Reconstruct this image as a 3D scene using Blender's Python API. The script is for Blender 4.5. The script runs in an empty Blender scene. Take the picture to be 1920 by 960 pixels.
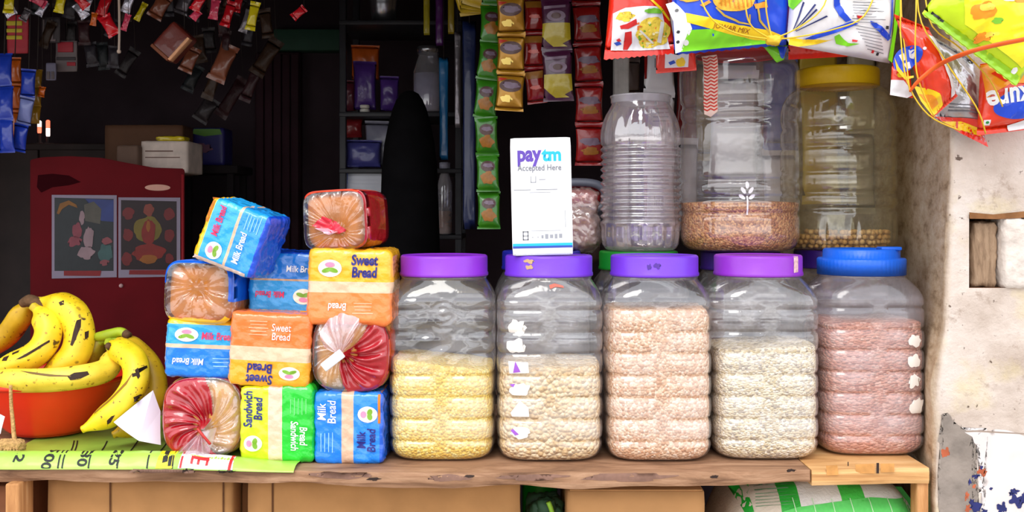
import bpy, bmesh, math, random
from mathutils import Vector, Matrix, Euler, noise
from mathutils.bvhtree import BVHTree
PI = math.pi
R = math.radians
rnd = random.Random(7)
scene = bpy.context.scene
COL = scene.collection

# ---- camera model: photo 1920 x 960, 1200 px per metre at Y = 0, camera 1.6 m in front of it
D = 1.6
HY = 400.0
ZC = 470.0 / 1200.0
def sc(Y):
    return (D + Y) / D / 1200.0
def P(px, py, Y):
    s = sc(Y)
    return Vector(((px - 960) * s, Y, ZC - (py - HY) * s))

# ---------------------------------------------------------------- materials
def lin(c):
    out = []
    for v in c[:3]:
        v = v / 255.0
        out.append(v / 12.92 if v <= 0.04045 else ((v + 0.055) / 1.055) ** 2.4)
    return (out[0], out[1], out[2], 1.0)

MATS = {}
def new_mat(name):
    m = bpy.data.materials.new(name)
    m.use_nodes = True
    nt = m.node_tree
    nt.nodes.clear()
    out = nt.nodes.new('ShaderNodeOutputMaterial')
    return m, nt, out
def nd(nt, t, **kw):
    n = nt.nodes.new(t)
    for k, v in kw.items():
        if k in n.inputs:
            n.inputs[k].default_value = v
        else:
            setattr(n, k, v)
    return n
def ramp(nt, stops, interp='LINEAR'):
    n = nt.nodes.new('ShaderNodeValToRGB')
    cr = n.color_ramp
    cr.interpolation = interp
    while len(cr.elements) > 1:
        cr.elements.remove(cr.elements[-1])
    cr.elements[0].position = stops[0][0]
    cr.elements[0].color = stops[0][1]
    for p, c in stops[1:]:
        e = cr.elements.new(p)
        e.color = c
    return n
def objco(nt):
    return nt.nodes.new('ShaderNodeTexCoord').outputs['Object']
def add_bump(nt, bsdf, bump, bscale, detail=3, dist=0.004):
    if bump <= 0:
        return
    nz = nd(nt, 'ShaderNodeTexNoise', Scale=bscale, Detail=detail)
    nt.links.new(objco(nt), nz.inputs['Vector'])
    b = nd(nt, 'ShaderNodeBump', Strength=bump, Distance=dist)
    nt.links.new(nz.outputs[0], b.inputs['Height'])
    nt.links.new(b.outputs[0], bsdf.inputs['Normal'])
def M(name, col, rough=0.5, spec=0.5, var=0.08, scale=25, bump=0.0, bscale=60, metal=0.0, coat=0.0, alpha=1.0, emit=0):
    if name in MATS:
        return MATS[name]
    m, nt, out = new_mat(name)
    b = nd(nt, 'ShaderNodeBsdfPrincipled', Roughness=rough, Metallic=metal)
    b.inputs['Specular IOR Level'].default_value = spec
    b.inputs['Coat Weight'].default_value = coat
    b.inputs['Alpha'].default_value = alpha
    c = lin(col)
    lo = tuple(max(0, v * (1 - var)) for v in c[:3]) + (1,)
    hi = tuple(min(1, v * (1 + var)) for v in c[:3]) + (1,)
    nz = nd(nt, 'ShaderNodeTexNoise', Scale=scale, Detail=4)
    nt.links.new(objco(nt), nz.inputs['Vector'])
    r = ramp(nt, [(0.3, lo), (0.7, hi)])
    nt.links.new(nz.outputs[0], r.inputs[0])
    nt.links.new(r.outputs[0], b.inputs['Base Color'])
    if emit:
        b.inputs['Emission Color'].default_value = c
        b.inputs['Emission Strength'].default_value = emit
    add_bump(nt, b, bump, bscale)
    nt.links.new(b.outputs[0], out.inputs[0])
    MATS[name] = m
    return m
def film(name, col, rough=0.28, bump=0.25, bscale=55, coat=0.3, var=0.06, metal=0.0):
    """shiny printed plastic film"""
    return M(name, col, rough, 0.5, var, 30, bump, bscale, metal, coat)
def bands(name, axis, edges, cols, rough=0.2, bump=0.75, bscale=52, coat=0.6, lo=-0.2, hi=0.2, second=None):
    """printed film whose colour changes in crisp bands along one object axis; second=(axis,[edges],[cols]) applies where its band colour is not None"""
    m, nt, out = new_mat(name)
    b = nd(nt, 'ShaderNodeBsdfPrincipled', Roughness=rough)
    b.inputs['Coat Weight'].default_value = coat
    sep = nt.nodes.new('ShaderNodeSeparateXYZ')
    nt.links.new(objco(nt), sep.inputs[0])
    mr = nd(nt, 'ShaderNodeMapRange')
    mr.inputs['From Min'].default_value = lo
    mr.inputs['From Max'].default_value = hi
    nt.links.new(sep.outputs['XYZ'.index(axis)], mr.inputs['Value'])
    st = [(0.0, lin(cols[0]))] + [((e - lo) / (hi - lo), lin(c)) for e, c in zip(edges, cols[1:])]
    r = ramp(nt, st, 'CONSTANT')
    nt.links.new(mr.outputs[0], r.inputs[0])
    nt.links.new(r.outputs[0], b.inputs['Base Color'])
    add_bump(nt, b, bump, bscale)
    nt.links.new(b.outputs[0], out.inputs[0])
    return m
def clear(name, tint=(255, 255, 255), haze=0.08, gloss=0.04, rough=0.06, bump=0.0, bscale=50, hazecol=(235, 230, 235), fres=1.0, panel_sheen=0.0):
    """thin clear plastic: lets light straight through, a little milky, mirror-like at grazing angles"""
    if name in MATS:
        return MATS[name]
    m, nt, out = new_mat(name)
    tr = nd(nt, 'ShaderNodeBsdfTransparent', Color=lin(tint))
    df = nd(nt, 'ShaderNodeBsdfDiffuse', Color=lin(hazecol))
    gl = nd(nt, 'ShaderNodeBsdfGlossy', Roughness=rough)
    gl.inputs['Color'].default_value = (1, 1, 1, 1)
    nz = nd(nt, 'ShaderNodeTexNoise', Scale=14, Detail=5)
    nt.links.new(objco(nt), nz.inputs['Vector'])
    mr = nd(nt, 'ShaderNodeMapRange')
    mr.inputs['From Min'].default_value = 0.3
    mr.inputs['From Max'].default_value = 0.7
    mr.inputs['To Min'].default_value = haze * 0.5
    mr.inputs['To Max'].default_value = haze * 1.5
    nt.links.new(nz.outputs[0], mr.inputs['Value'])
    hz = mr.outputs[0]
    if panel_sheen:
        # white sheen of the raised panels painted in as haze, grooves left clear
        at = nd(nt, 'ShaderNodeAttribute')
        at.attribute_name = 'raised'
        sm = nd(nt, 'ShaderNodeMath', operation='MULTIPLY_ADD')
        sm.inputs[1].default_value = panel_sheen
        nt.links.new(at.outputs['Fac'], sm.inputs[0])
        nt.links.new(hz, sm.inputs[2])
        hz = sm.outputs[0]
    m1 = nt.nodes.new('ShaderNodeMixShader')
    nt.links.new(hz, m1.inputs[0])
    nt.links.new(tr.outputs[0], m1.inputs[1])
    nt.links.new(df.outputs[0], m1.inputs[2])
    fr = nd(nt, 'ShaderNodeLayerWeight', Blend=0.5)
    pw_ = nd(nt, 'ShaderNodeMath', operation='POWER')
    pw_.inputs[1].default_value = 4.0
    nt.links.new(fr.outputs['Facing'], pw_.inputs[0])
    ma = nd(nt, 'ShaderNodeMath', operation='MULTIPLY_ADD')
    ma.inputs[1].default_value = fres * 0.8
    ma.inputs[2].default_value = gloss
    ma.use_clamp = True
    nt.links.new(pw_.outputs[0], ma.inputs[0])
    m2 = nt.nodes.new('ShaderNodeMixShader')
    nt.links.new(ma.outputs[0], m2.inputs[0])
    nt.links.new(m1.outputs[0], m2.inputs[1])
    nt.links.new(gl.outputs[0], m2.inputs[2])
    if bump:
        nz2 = nd(nt, 'ShaderNodeTexNoise', Scale=bscale, Detail=2)
        nt.links.new(objco(nt), nz2.inputs['Vector'])
        bp = nd(nt, 'ShaderNodeBump', Strength=bump, Distance=0.004)
        nt.links.new(nz2.outputs[0], bp.inputs['Height'])
        for n in (gl, df, fr):
            nt.links.new(bp.outputs[0], n.inputs['Normal'])
    nt.links.new(m2.outputs[0], out.inputs[0])
    MATS[name] = m
    return m
def grain(name, cols, cell=0.005, bump=0.9, stretch=(1, 1, 1), rough=0.55):
    """a mass of grains: each cell its own colour, rounded by bump"""
    m, nt, out = new_mat(name)
    b = nd(nt, 'ShaderNodeBsdfPrincipled', Roughness=rough)
    mp = nd(nt, 'ShaderNodeMapping')
    mp.inputs['Scale'].default_value = stretch
    nt.links.new(objco(nt), mp.inputs['Vector'])
    v = nd(nt, 'ShaderNodeTexVoronoi', Scale=1.0 / cell)
    nt.links.new(mp.outputs[0], v.inputs['Vector'])
    sep = nt.nodes.new('ShaderNodeSeparateColor')
    nt.links.new(v.outputs['Color'], sep.inputs[0])
    n = len(cols)
    r = ramp(nt, [(i / n, lin(c)) for i, c in enumerate(cols)], 'CONSTANT')
    nt.links.new(sep.outputs[0], r.inputs[0])
    nt.links.new(r.outputs[0], b.inputs['Base Color'])
    inv = nd(nt, 'ShaderNodeMath', operation='SUBTRACT')
    inv.inputs[0].default_value = 1.0
    nt.links.new(v.outputs['Distance'], inv.inputs[1])
    bp = nd(nt, 'ShaderNodeBump', Strength=bump, Distance=cell * 0.8)
    nt.links.new(inv.outputs[0], bp.inputs['Height'])
    nt.links.new(bp.outputs[0], b.inputs['Normal'])
    nt.links.new(b.outputs[0], out.inputs[0])
    return m

# ---------------------------------------------------------------- objects
def link(o, parent=None):
    COL.objects.link(o)
    if parent is not None:
        o.parent = parent
    return o
def tag(o, label, cat, group=None, kind=None):
    o['label'] = label
    o['category'] = cat
    if group:
        o['group'] = group
    if kind:
        o['kind'] = kind
    return o
def thing(name, label, cat, loc=(0, 0, 0), rot=(0, 0, 0), group=None):
    o = bpy.data.objects.new(name, None)
    o.empty_display_size = 0.02
    o.location = loc
    o.rotation_euler = rot
    link(o)
    return tag(o, label, cat, group)
def dup(root, loc=None, rot=None, label=None, group=None):
    r = root.copy()
    COL.objects.link(r)
    if loc is not None:
        r.location = loc
    if rot is not None:
        r.rotation_euler = rot
    if label:
        r['label'] = label
    if group:
        r['group'] = group
    for ch in list(root.children):
        c = ch.copy()
        COL.objects.link(c)
        c.parent = r
        for g in list(ch.children):
            q = g.copy()
            COL.objects.link(q)
            q.parent = c
    return r
def mesh(name, verts, faces, mats, parent=None, smooth=True, fmat=None, merge=0.0, fix=True):
    bm = bmesh.new()
    vs = [bm.verts.new(v) for v in verts]
    for i, f in enumerate(faces):
        try:
            bf = bm.faces.new([vs[k] for k in f])
        except ValueError:
            continue
        bf.smooth = smooth
        if fmat:
            bf.material_index = fmat[i]
    if merge:
        bmesh.ops.remove_doubles(bm, verts=bm.verts, dist=merge)
    if fix:
        bmesh.ops.recalc_face_normals(bm, faces=bm.faces)
    return from_bm(name, bm, mats, parent)
def from_bm(name, bm, mats, parent=None):
    me = bpy.data.meshes.new(name)
    bm.to_mesh(me)
    bm.free()
    for m in (mats if isinstance(mats, (list, tuple)) else [mats]):
        me.materials.append(m)
    o = bpy.data.objects.new(name, me)
    return link(o, parent)
def struct(o):
    o['kind'] = 'structure'
    return o
def bvh_of(o):
    me = o.data
    return BVHTree.FromPolygons([v.co.copy() for v in me.vertices], [tuple(p.vertices) for p in me.polygons])
def smooth01(a, b, x):
    if a == b:
        return 1.0 if x >= a else 0.0
    t = max(0.0, min(1.0, (x - a) / (b - a)))
    return t * t * (3 - 2 * t)
def nz(p, f=1.0, seed=0.0):
    return noise.noise(Vector((p[0] * f + seed * 7.13, p[1] * f + seed * 3.7, p[2] * f - seed * 5.1)))
def ridged(p, f, seed=0):
    return 1.0 - abs(nz(p, f, seed)) * 2.0

def box_data(x0, x1, y0, y1, z0, z1):
    v = [(x0, y0, z0), (x1, y0, z0), (x1, y1, z0), (x0, y1, z0), (x0, y0, z1), (x1, y0, z1), (x1, y1, z1), (x0, y1, z1)]
    f = [(0, 3, 2, 1), (4, 5, 6, 7), (0, 1, 5, 4), (1, 2, 6, 5), (2, 3, 7, 6), (3, 0, 4, 7)]
    return v, f
def box(name, x0, x1, y0, y1, z0, z1, mat, parent=None, bev=0.003, seg=2):
    bm = bmesh.new()
    v, f = box_data(x0, x1, y0, y1, z0, z1)
    vs = [bm.verts.new(p) for p in v]
    for q in f:
        bm.faces.new([vs[k] for k in q])
    if bev > 0:
        bmesh.ops.bevel(bm, geom=list(bm.edges), offset=bev, segments=seg, affect='EDGES', profile=0.5)
    for fc in bm.faces:
        fc.smooth = bev > 0
    o = from_bm(name, bm, mat, parent)
    return o
def rbox(name, w, d, h, r, n, mat, parent=None, wr=0.0, wf=40, seed=0, shape=None, y0=0.0):
    """soft rounded packet: x -w/2..w/2, y y0..y0+d, z 0..h, crumpled by wr"""
    bm = bmesh.new()
    bmesh.ops.create_cube(bm, size=2.0)
    bmesh.ops.subdivide_edges(bm, edges=list(bm.edges), cuts=n, use_grid_fill=True)
    hx, hy, hz = w / 2, d / 2, h / 2
    r = min(r, hx * .98, hy * .98, hz * .98)
    bm.normal_update()
    for v in bm.verts:
        p = Vector((v.co.x * hx, v.co.y * hy, v.co.z * hz))
        q = Vector((max(-hx + r, min(hx - r, p.x)), max(-hy + r, min(hy - r, p.y)), max(-hz + r, min(hz - r, p.z))))
        dv = p - q
        nrm = dv.normalized() if dv.length > 1e-9 else v.normal.copy()
        if dv.length > 1e-9:
            p = q + nrm * r
        if wr:
            a = ridged(p, wf, seed) * 0.6 + nz(p, wf * 0.35, seed + 3) * 1.1 + max(0.0, ridged(p, wf * 1.7, seed + 5) - .70) * 2.4
            p = p + nrm * (wr * a)
        p = p + Vector((0, hy + y0, hz))
        if shape:
            p = shape(p)
        v.co = p
    for f in bm.faces:
        f.smooth = True
    return from_bm(name, bm, mat, parent)
def tube(name, pts, rad, mat, parent=None, nseg=8, closed=False, lobes=0, lobe=0.0, fmatfn=None, cap=True, res=0, squash=1.0):
    pts = [Vector(p) for p in pts]
    if res:
        pts, rad = resample(pts, rad, res)
    n = len(pts)
    if not isinstance(rad, (list, tuple)):
        rad = [rad] * n
    verts, faces, fm = [], [], []
    up = Vector((0, 0, 1))
    prev = None
    for i, p in enumerate(pts):
        t = (pts[min(i + 1, n - 1)] - pts[max(i - 1, 0)])
        t = t.normalized() if t.length > 1e-9 else Vector((0, 0, 1))
        if prev is None:
            a = Vector((0, 1, 0)) if abs(t.y) < 0.9 else Vector((1, 0, 0))
            nrm = (a - t * a.dot(t)).normalized()
        else:
            nrm = (prev - t * prev.dot(t)).normalized()
        prev = nrm
        b = t.cross(nrm)
        for k in range(nseg):
            an = 2 * PI * k / nseg
            rr = rad[i] * (1 + lobe * math.cos(lobes * an))
            verts.append(p + nrm * (math.cos(an) * rr * squash) + b * (math.sin(an) * rr))
    for i in range(n - 1):
        for k in range(nseg):
            k2 = (k + 1) % nseg
            faces.append((i * nseg + k, i * nseg + k2, (i + 1) * nseg + k2, (i + 1) * nseg + k))
            fm.append(fmatfn(i / (n - 1)) if fmatfn else 0)
    if cap:
        faces.append(tuple(range(nseg)))
        fm.append(fmatfn(0) if fmatfn else 0)
        faces.append(tuple((n - 1) * nseg + k for k in range(nseg)))
        fm.append(fmatfn(1) if fmatfn else 0)
    return mesh(name, verts, faces, mat, parent, True, fm)
def catmull(a, b, c, d, t):
    return 0.5 * ((2 * b) + (c - a) * t + (2 * a - 5 * b + 4 * c - d) * t * t + (3 * b - a - 3 * c + d) * t ** 3)
def resample(pts, rad, res):
    n = len(pts)
    out, ro = [], []
    isl = isinstance(rad, (list, tuple))
    for i in range(n - 1):
        a, b, c, d = pts[max(i - 1, 0)], pts[i], pts[i + 1], pts[min(i + 2, n - 1)]
        for k in range(res):
            t = k / res
            out.append(catmull(a, b, c, d, t))
            if isl:
                ro.append(rad[i] * (1 - t) + rad[i + 1] * t)
    out.append(pts[-1].copy())
    if isl:
        ro.append(rad[-1])
    return out, (ro if isl else rad)
def lathe(name, rfn, zs, nseg, mat, parent=None, cap0=True, cap1=False, c=(0, 0)):
    """rings at heights zs, radius rfn(theta, z, i)"""
    verts, faces = [], []
    for i, z in enumerate(zs):
        for k in range(nseg):
            th = 2 * PI * k / nseg
            r = rfn(th, z, i)
            verts.append((c[0] + r * math.cos(th), c[1] + r * math.sin(th), z))
    for i in range(len(zs) - 1):
        for k in range(nseg):
            k2 = (k + 1) % nseg
            faces.append((i * nseg + k, i * nseg + k2, (i + 1) * nseg + k2, (i + 1) * nseg + k))
    if cap0:
        verts.append((c[0], c[1], zs[0]))
        q = len(verts) - 1
        for k in range(nseg):
            faces.append((q, (k + 1) % nseg, k))
    if cap1:
        verts.append((c[0], c[1], zs[-1]))
        q = len(verts) - 1
        o = (len(zs) - 1) * nseg
        for k in range(nseg):
            faces.append((q, o + k, o + (k + 1) % nseg))
    return mesh(name, verts, faces, mat, parent)
def profile(name, pr, nseg, mat, parent=None, mod=None, cap0=True, cap1=False, sub=1):
    """lathe from (radius, z) pairs"""
    q = []
    for i in range(len(pr) - 1):
        for k in range(sub):
            t = k / sub
            q.append((pr[i][0] * (1 - t) + pr[i + 1][0] * t, pr[i][1] * (1 - t) + pr[i + 1][1] * t))
    q.append(pr[-1])
    zs = [z for r, z in q]
    rs = [r for r, z in q]
    return lathe(name, lambda th, z, i: rs[i] + (mod(th, z) if mod else 0.0), zs, nseg, mat, parent, cap0, cap1)

# ---------------------------------------------------------------- printed matter laid on a surface (all fronts face -Y)
def project(bm, bvh, off, y_default=0.0):
    for v in bm.verts:
        h = bvh.ray_cast(Vector((v.co.x, -1.0, v.co.z)), Vector((0, 1, 0))) if bvh else (None,)
        y = h[0].y if h[0] is not None else y_default
        v.co.y = y - off
def refine(bm, res):
    bmesh.ops.triangulate(bm, faces=list(bm.faces))
    for _ in range(5):
        ed = [e for e in bm.edges if e.calc_length() > res]
        if not ed:
            break
        bmesh.ops.subdivide_edges(bm, edges=ed, cuts=1)
        bmesh.ops.triangulate(bm, faces=[f for f in bm.faces if len(f.verts) > 3])
def decal(name, polys, bvh, mat, parent, off=0.0011, res=0.005, y=0.0):
    """flat printed shapes, polys = list of [(x,z),...], pressed onto the surface"""
    bm = bmesh.new()
    for po in polys:
        try:
            bm.faces.new([bm.verts.new((x, 0, z)) for x, z in po])
        except ValueError:
            pass
    refine(bm, res)
    project(bm, bvh, off, y)
    bmesh.ops.recalc_face_normals(bm, faces=bm.faces)
    for f in bm.faces:
        f.smooth = True
    return from_bm(name, bm, mat, parent)
def oval(cx, cz, rx, rz, rot=0.0, n=28):
    o = []
    for k in range(n):
        a = 2 * PI * k / n
        x, z = rx * math.cos(a), rz * math.sin(a)
        o.append((cx + x * math.cos(rot) - z * math.sin(rot), cz + x * math.sin(rot) + z * math.cos(rot)))
    return o
def text_bm(s, size, rot, shear=0.0, bold=0.0, spacing=1.0, flipx=False):
    cu = bpy.data.curves.new('lettering', 'FONT')
    cu.body = s
    cu.size = size
    cu.align_x = 'CENTER'
    cu.align_y = 'CENTER'
    cu.shear = shear
    cu.offset = bold
    cu.space_character = spacing
    cu.space_line = 0.85
    cu.resolution_u = 3
    o = bpy.data.objects.new('lettering', cu)
    COL.objects.link(o)
    bpy.context.view_layer.update()
    me = bpy.data.meshes.new_from_object(o.evaluated_get(bpy.context.evaluated_depsgraph_get()))
    bpy.data.objects.remove(o)
    bm = bmesh.new()
    bm.from_mesh(me)
    bpy.data.meshes.remove(me)
    ca, sa = math.cos(rot), math.sin(rot)
    for v in bm.verts:
        x, z = v.co.x, v.co.y
        v.co = Vector((x * ca - z * sa, 0, x * sa + z * ca))
    return bm
def lettering(s, cx, cz, size, bvh, mat, parent, rot=0.0, shear=0.0, bold=0.0, off=0.0015, res=0.0045, spacing=1.0, y=0.0, name='lettering', width=None):
    bm = text_bm(s, size, 0.0, shear, bold, spacing)
    k = 1.0
    xs = [v.co.x for v in bm.verts]
    zs_l = [v.co.z for v in bm.verts]
    mx, mz = (max(xs) + min(xs)) / 2, (max(zs_l) + min(zs_l)) / 2
    for v in bm.verts:
        v.co.x -= mx
        v.co.z -= mz
    if width:
        k = width / max(1e-6, max(xs) - min(xs))
    ca, sa = math.cos(rot), math.sin(rot)
    for v in bm.verts:
        x, z = v.co.x * k, v.co.z
        v.co = Vector((cx + x * ca - z * sa, 0, cz + x * sa + z * ca))
    refine(bm, res)
    project(bm, bvh, off, y)
    return from_bm(name, bm, mat, parent)

# ---------------------------------------------------------------- pillow bags
def pouch(name, c, thick, mat, parent, nu=26, nv=26, crimp=(0.08, 0.08), wr=0.004, wf=35, seed=0, pinch=0.05, serr=0.0, matfn=None, sag=0.0):
    """sealed film bag filling the quad c = TL, TR, BR, BL given as local (x, z); front faces -Y"""
    TL, TR, BR, BL = [Vector((p[0], 0, p[1])) for p in c]
    def pt(u, v, side):
        top = TL.lerp(TR, u)
        bot = BL.lerp(BR, u)
        p = top.lerp(bot, v)
        vv = (v - crimp[0]) / max(1e-6, 1 - crimp[0] - crimp[1])
        inside = 0 < vv < 1
        vv = max(0.0, min(1.0, vv))
        su = max(0.0, 1 - abs(2 * u - 1) ** 2.4) ** 0.62
        sv = max(0.0, 1 - abs(2 * vv - 1) ** 2.6) ** 0.62
        if pinch:
            mid = top.lerp(bot, v) - TL.lerp(BL, v).lerp(TR.lerp(BR, v), 0.5)
            p = p - mid * (pinch * (1 - (2 * v - 1) ** 2))
        t = thick / 2 * su * sv
        q = p + Vector((0, 0 if side < 0 else 0.37, 0))
        w = (ridged(q, wf, seed) * 0.55 + nz(q, wf * 0.45, seed + 2) * 0.9 - max(0.0, ridged(q, wf * 1.5, seed + 4) - .72) * 1.6) * wr
        edge = min(1.0, min(u, 1 - u) * 9, )
        wcr = wr * 0.35 * math.sin(u * 70 + seed) if not inside else 0.0
        y = side * t + (w * edge if inside else wcr * min(1.0, min(v, 1 - v) * 30)) + sag * nz(p, 8, seed + 9)
        if serr and (v == 1.0 or v == 0.0):
            p = p + (bot - top).normalized() * (serr * (1 if int(round(u * nu)) % 2 else -1))
        return Vector((p.x, y, p.z))
    verts, faces, fm = [], [], []
    for side in (-1, 1):
        o = len(verts)
        for j in range(nv + 1):
            for i in range(nu + 1):
                u, v = i / nu, j / nv
                if side > 0 and (i in (0, nu) or j in (0, nv)):
                    q = pt(u, v, -1)
                else:
                    q = pt(u, v, side)
                verts.append(q)
        for j in range(nv):
            for i in range(nu):
                a = o + j * (nu + 1) + i
                faces.append((a, a + 1, a + nu + 2, a + nu + 1))
                fm.append(matfn((i + .5) / nu, (j + .5) / nv, side) if matfn else 0)
    return mesh(name, verts, faces, mat, parent, True, fm, merge=1e-6)
class Frame:
    """pixel frame of one thing: local (x, z) of photo pixels at the thing's own depth"""
    def __init__(self, px, py, Y):
        self.px, self.py, self.Y, self.s = px, py, Y, sc(Y)
        self.loc = P(px, py, Y)
    def q(self, *pts):
        return [((x - self.px) * self.s, -(y - self.py) * self.s) for x, y in pts]
    def one(self, x, y):
        return ((x - self.px) * self.s, -(y - self.py) * self.s)
# ================================================================ world, sun, camera
w = bpy.data.worlds.new('sky')
scene.world = w
w.use_nodes = True
nt = w.node_tree
nt.nodes.clear()
wo = nt.nodes.new('ShaderNodeOutputWorld')
bg = nd(nt, 'ShaderNodeBackground', Strength=1.0)
tc = nt.nodes.new('ShaderNodeTexCoord')
sp = nt.nodes.new('ShaderNodeSeparateXYZ')
nt.links.new(tc.outputs['Generated'], sp.inputs[0])
mr = nd(nt, 'ShaderNodeMapRange')
mr.inputs['From Min'].default_value = -1
mr.inputs['From Max'].default_value = 1
nt.links.new(sp.outputs['Z'], mr.inputs['Value'])
rp = ramp(nt, [(0.0, (.16, .15, .14, 1)), (0.40, (.22, .21, .2, 1)), (0.435, (.7, .68, .66, 1)), (0.47, (1.5, 1.47, 1.44, 1)), (0.50, (1.4, 1.4, 1.4, 1)), (0.52, (.6, .6, .62, 1)), (0.545, (.6, .6, .62, 1)), (0.57, (1.35, 1.37, 1.42, 1)), (1.0, (1.05, 1.1, 1.2, 1))])
nt.links.new(mr.outputs[0], rp.inputs[0])
nt.links.new(rp.outputs[0], bg.inputs[0])
nt.links.new(bg.outputs[0], wo.inputs[0])
bg.inputs['Strength'].default_value = 1.9

sun = bpy.data.lights.new('sun', 'SUN')
sun.energy = 1.5
sun.angle = R(28)
sun.color = (1.0, 0.97, 0.92)
so = bpy.data.objects.new('sun', sun)
COL.objects.link(so)
so.rotation_euler = Vector((0.25, 0.72, -0.95)).to_track_quat('-Z', 'Y').to_euler()

cam = bpy.data.cameras.new('camera')
cam.sensor_width = 36
cam.lens = 36 * D / 1.6
cam.shift_y = -(480 - HY) / 1920.0
cam.clip_start = 0.05
co = bpy.data.objects.new('camera', cam)
COL.objects.link(co)
co.location = (0, -D, ZC)
co.rotation_euler = (R(90), 0, 0)
scene.camera = co
vs_ = scene.view_settings
vs_.view_transform = 'Standard'
vs_.look = 'None'
vs_.exposure = -0.12
vs_.gamma = 1.0
vs_.use_curve_mapping = False
scene.cycles.transparent_max_bounces = 40
scene.cycles.max_bounces = 8
scene.cycles.use_denoising = True
scene.cycles.sample_clamp_indirect = 6
scene.cycles.caustics_reflective = False

# ================================================================ the setting
FLOOR = -0.85
CEIL = 1.25
BACK = 2.1
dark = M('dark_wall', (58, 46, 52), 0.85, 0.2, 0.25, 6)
m_floor = M('street_concrete', (150, 142, 134), 0.9, 0.2, 0.15, 5)
struct(box('floor', -4, 4, -3.5, BACK + .1, FLOOR - .1, FLOOR, m_floor, bev=0))
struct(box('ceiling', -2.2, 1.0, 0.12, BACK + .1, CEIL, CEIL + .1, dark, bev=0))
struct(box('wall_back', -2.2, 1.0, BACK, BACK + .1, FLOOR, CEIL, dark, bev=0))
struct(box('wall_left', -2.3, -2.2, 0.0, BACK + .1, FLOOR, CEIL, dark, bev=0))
struct(box('lintel_added', -2.3, .80, 0.04, 0.16, .86, CEIL, dark, bev=0))  # unseen lintel added to keep sun off the shop interior; bag cords reach it
# green painted beam and maroon plank door deep in the shop
struct(box('trim_1', P(515, 0, 2.05).x, P(645, 0, 2.05).x, 2.03, BACK, P(0, 96, 2.05).z, P(0, 56, 2.05).z, M('green_trim', (44, 84, 66), .7), bev=.004))
dm = M('maroon_planks', (52, 24, 34), 0.7, 0.3, 0.3, 9)
dr = box('door_1', P(478, 0, 2.05).x, P(562, 0, 2.05).x, 2.05, BACK, FLOOR, P(0, 98, 2.05).z, dm, bev=.004)
struct(dr)
for k in range(5):
    a, b = P(480 + k * 16.4, 0, 2.04).x, P(480 + k * 16.4 + 14.5, 0, 2.04).x
    box('door_plank', a, b, 2.035, 2.05, FLOOR, P(0, 102, 2.05).z, dm, dr, .003)

# ---- right wall: the shop's end wall (rough edge, side face running in, front face with a niche)
def wall_mat():
    m, nt, out = new_mat('old_plaster')
    b = nd(nt, 'ShaderNodeBsdfPrincipled', Roughness=0.9)
    b.inputs['Specular IOR Level'].default_value = 0.2
    co_ = objco(nt)
    def noise_ramp(scale, stops, detail=6, rough=0.6, vec=None):
        n = nd(nt, 'ShaderNodeTexNoise', Scale=scale, Detail=detail, Roughness=rough)
        nt.links.new(vec or co_, n.inputs['Vector'])
        r = ramp(nt, stops)
        nt.links.new(n.outputs[0], r.inputs[0])
        return r
    g = lambda v: (v, v, v, 1)
    base = noise_ramp(7, [(.3, lin((178, 160, 146))), (.5, lin((208, 193, 182))), (.72, lin((220, 210, 203)))])
    def over(prev, col, mask):
        mx = nd(nt, 'ShaderNodeMix', data_type='RGBA')
        nt.links.new(mask, mx.inputs[0])
        nt.links.new(prev, mx.inputs[6])
        mx.inputs[7].default_value = lin(col)
        return mx.outputs[2]
    c = over(base.outputs[0], (205, 186, 120), noise_ramp(9, [(.54, g(0)), (.70, g(.5))]).outputs[0])
    c = over(c, (150, 128, 112), noise_ramp(26, [(.57, g(0)), (.66, g(.55))], 8, .7).outputs[0])
    c = over(c, (88, 70, 60), noise_ramp(75, [(.68, g(0)), (.72, g(.9))], 3, .5).outputs[0])
    # the inner side face is unpainted, sandy and dirtier
    geo = nt.nodes.new('ShaderNodeAttribute')
    geo.attribute_name = 'raw'
    mpr = nd(nt, 'ShaderNodeMapping')
    mpr.inputs['Scale'].default_value = (1, .3, 1)
    nt.links.new(co_, mpr.inputs['Vector'])
    raw = noise_ramp(42, [(.3, lin((128, 104, 76))), (.46, lin((186, 160, 130))), (.62, lin((206, 186, 160))), (.75, lin((220, 206, 186)))], 9, .72, mpr.outputs[0])
    mx = nd(nt, 'ShaderNodeMix', data_type='RGBA')
    nt.links.new(geo.outputs['Fac'], mx.inputs[0])
    nt.links.new(c, mx.inputs[6])
    nt.links.new(raw.outputs[0], mx.inputs[7])
    nt.links.new(mx.outputs[2], b.inputs['Base Color'])
    n2 = nd(nt, 'ShaderNodeTexNoise', Scale=60, Detail=7, Roughness=.65)
    nt.links.new(co_, n2.inputs['Vector'])
    bp = nd(nt, 'ShaderNodeBump', Strength=.6, Distance=.006)
    nt.links.new(n2.outputs[0], bp.inputs['Height'])
    nt.links.new(bp.outputs[0], b.inputs['Normal'])
    nt.links.new(b.outputs[0], out.inputs[0])
    return m
PLASTER = wall_mat()
WF = -0.02                      # front face of the wall
NX0, NX1 = P(1817, 0, WF).x, 0.86
NZ0, NZ1 = P(0, 540, WF).z, P(0, 402, WF).z
def corner_x(z):
    pts = [(FLOOR, 1752), (P(0, 960, WF).z, 1750), (P(0, 850, WF).z, 1752), (P(0, 720, WF).z, 1752), (P(0, 620, WF).z, 1768), (P(0, 450, WF).z, 1776), (P(0, 250, WF).z, 1780), (2, 1782)]
    for (a, p), (b, q) in zip(pts, pts[1:]):
        if a <= z <= b:
            return P(p + (q - p) * (z - a) / (b - a), 0, WF).x
    return P(1780, 0, WF).x
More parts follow.
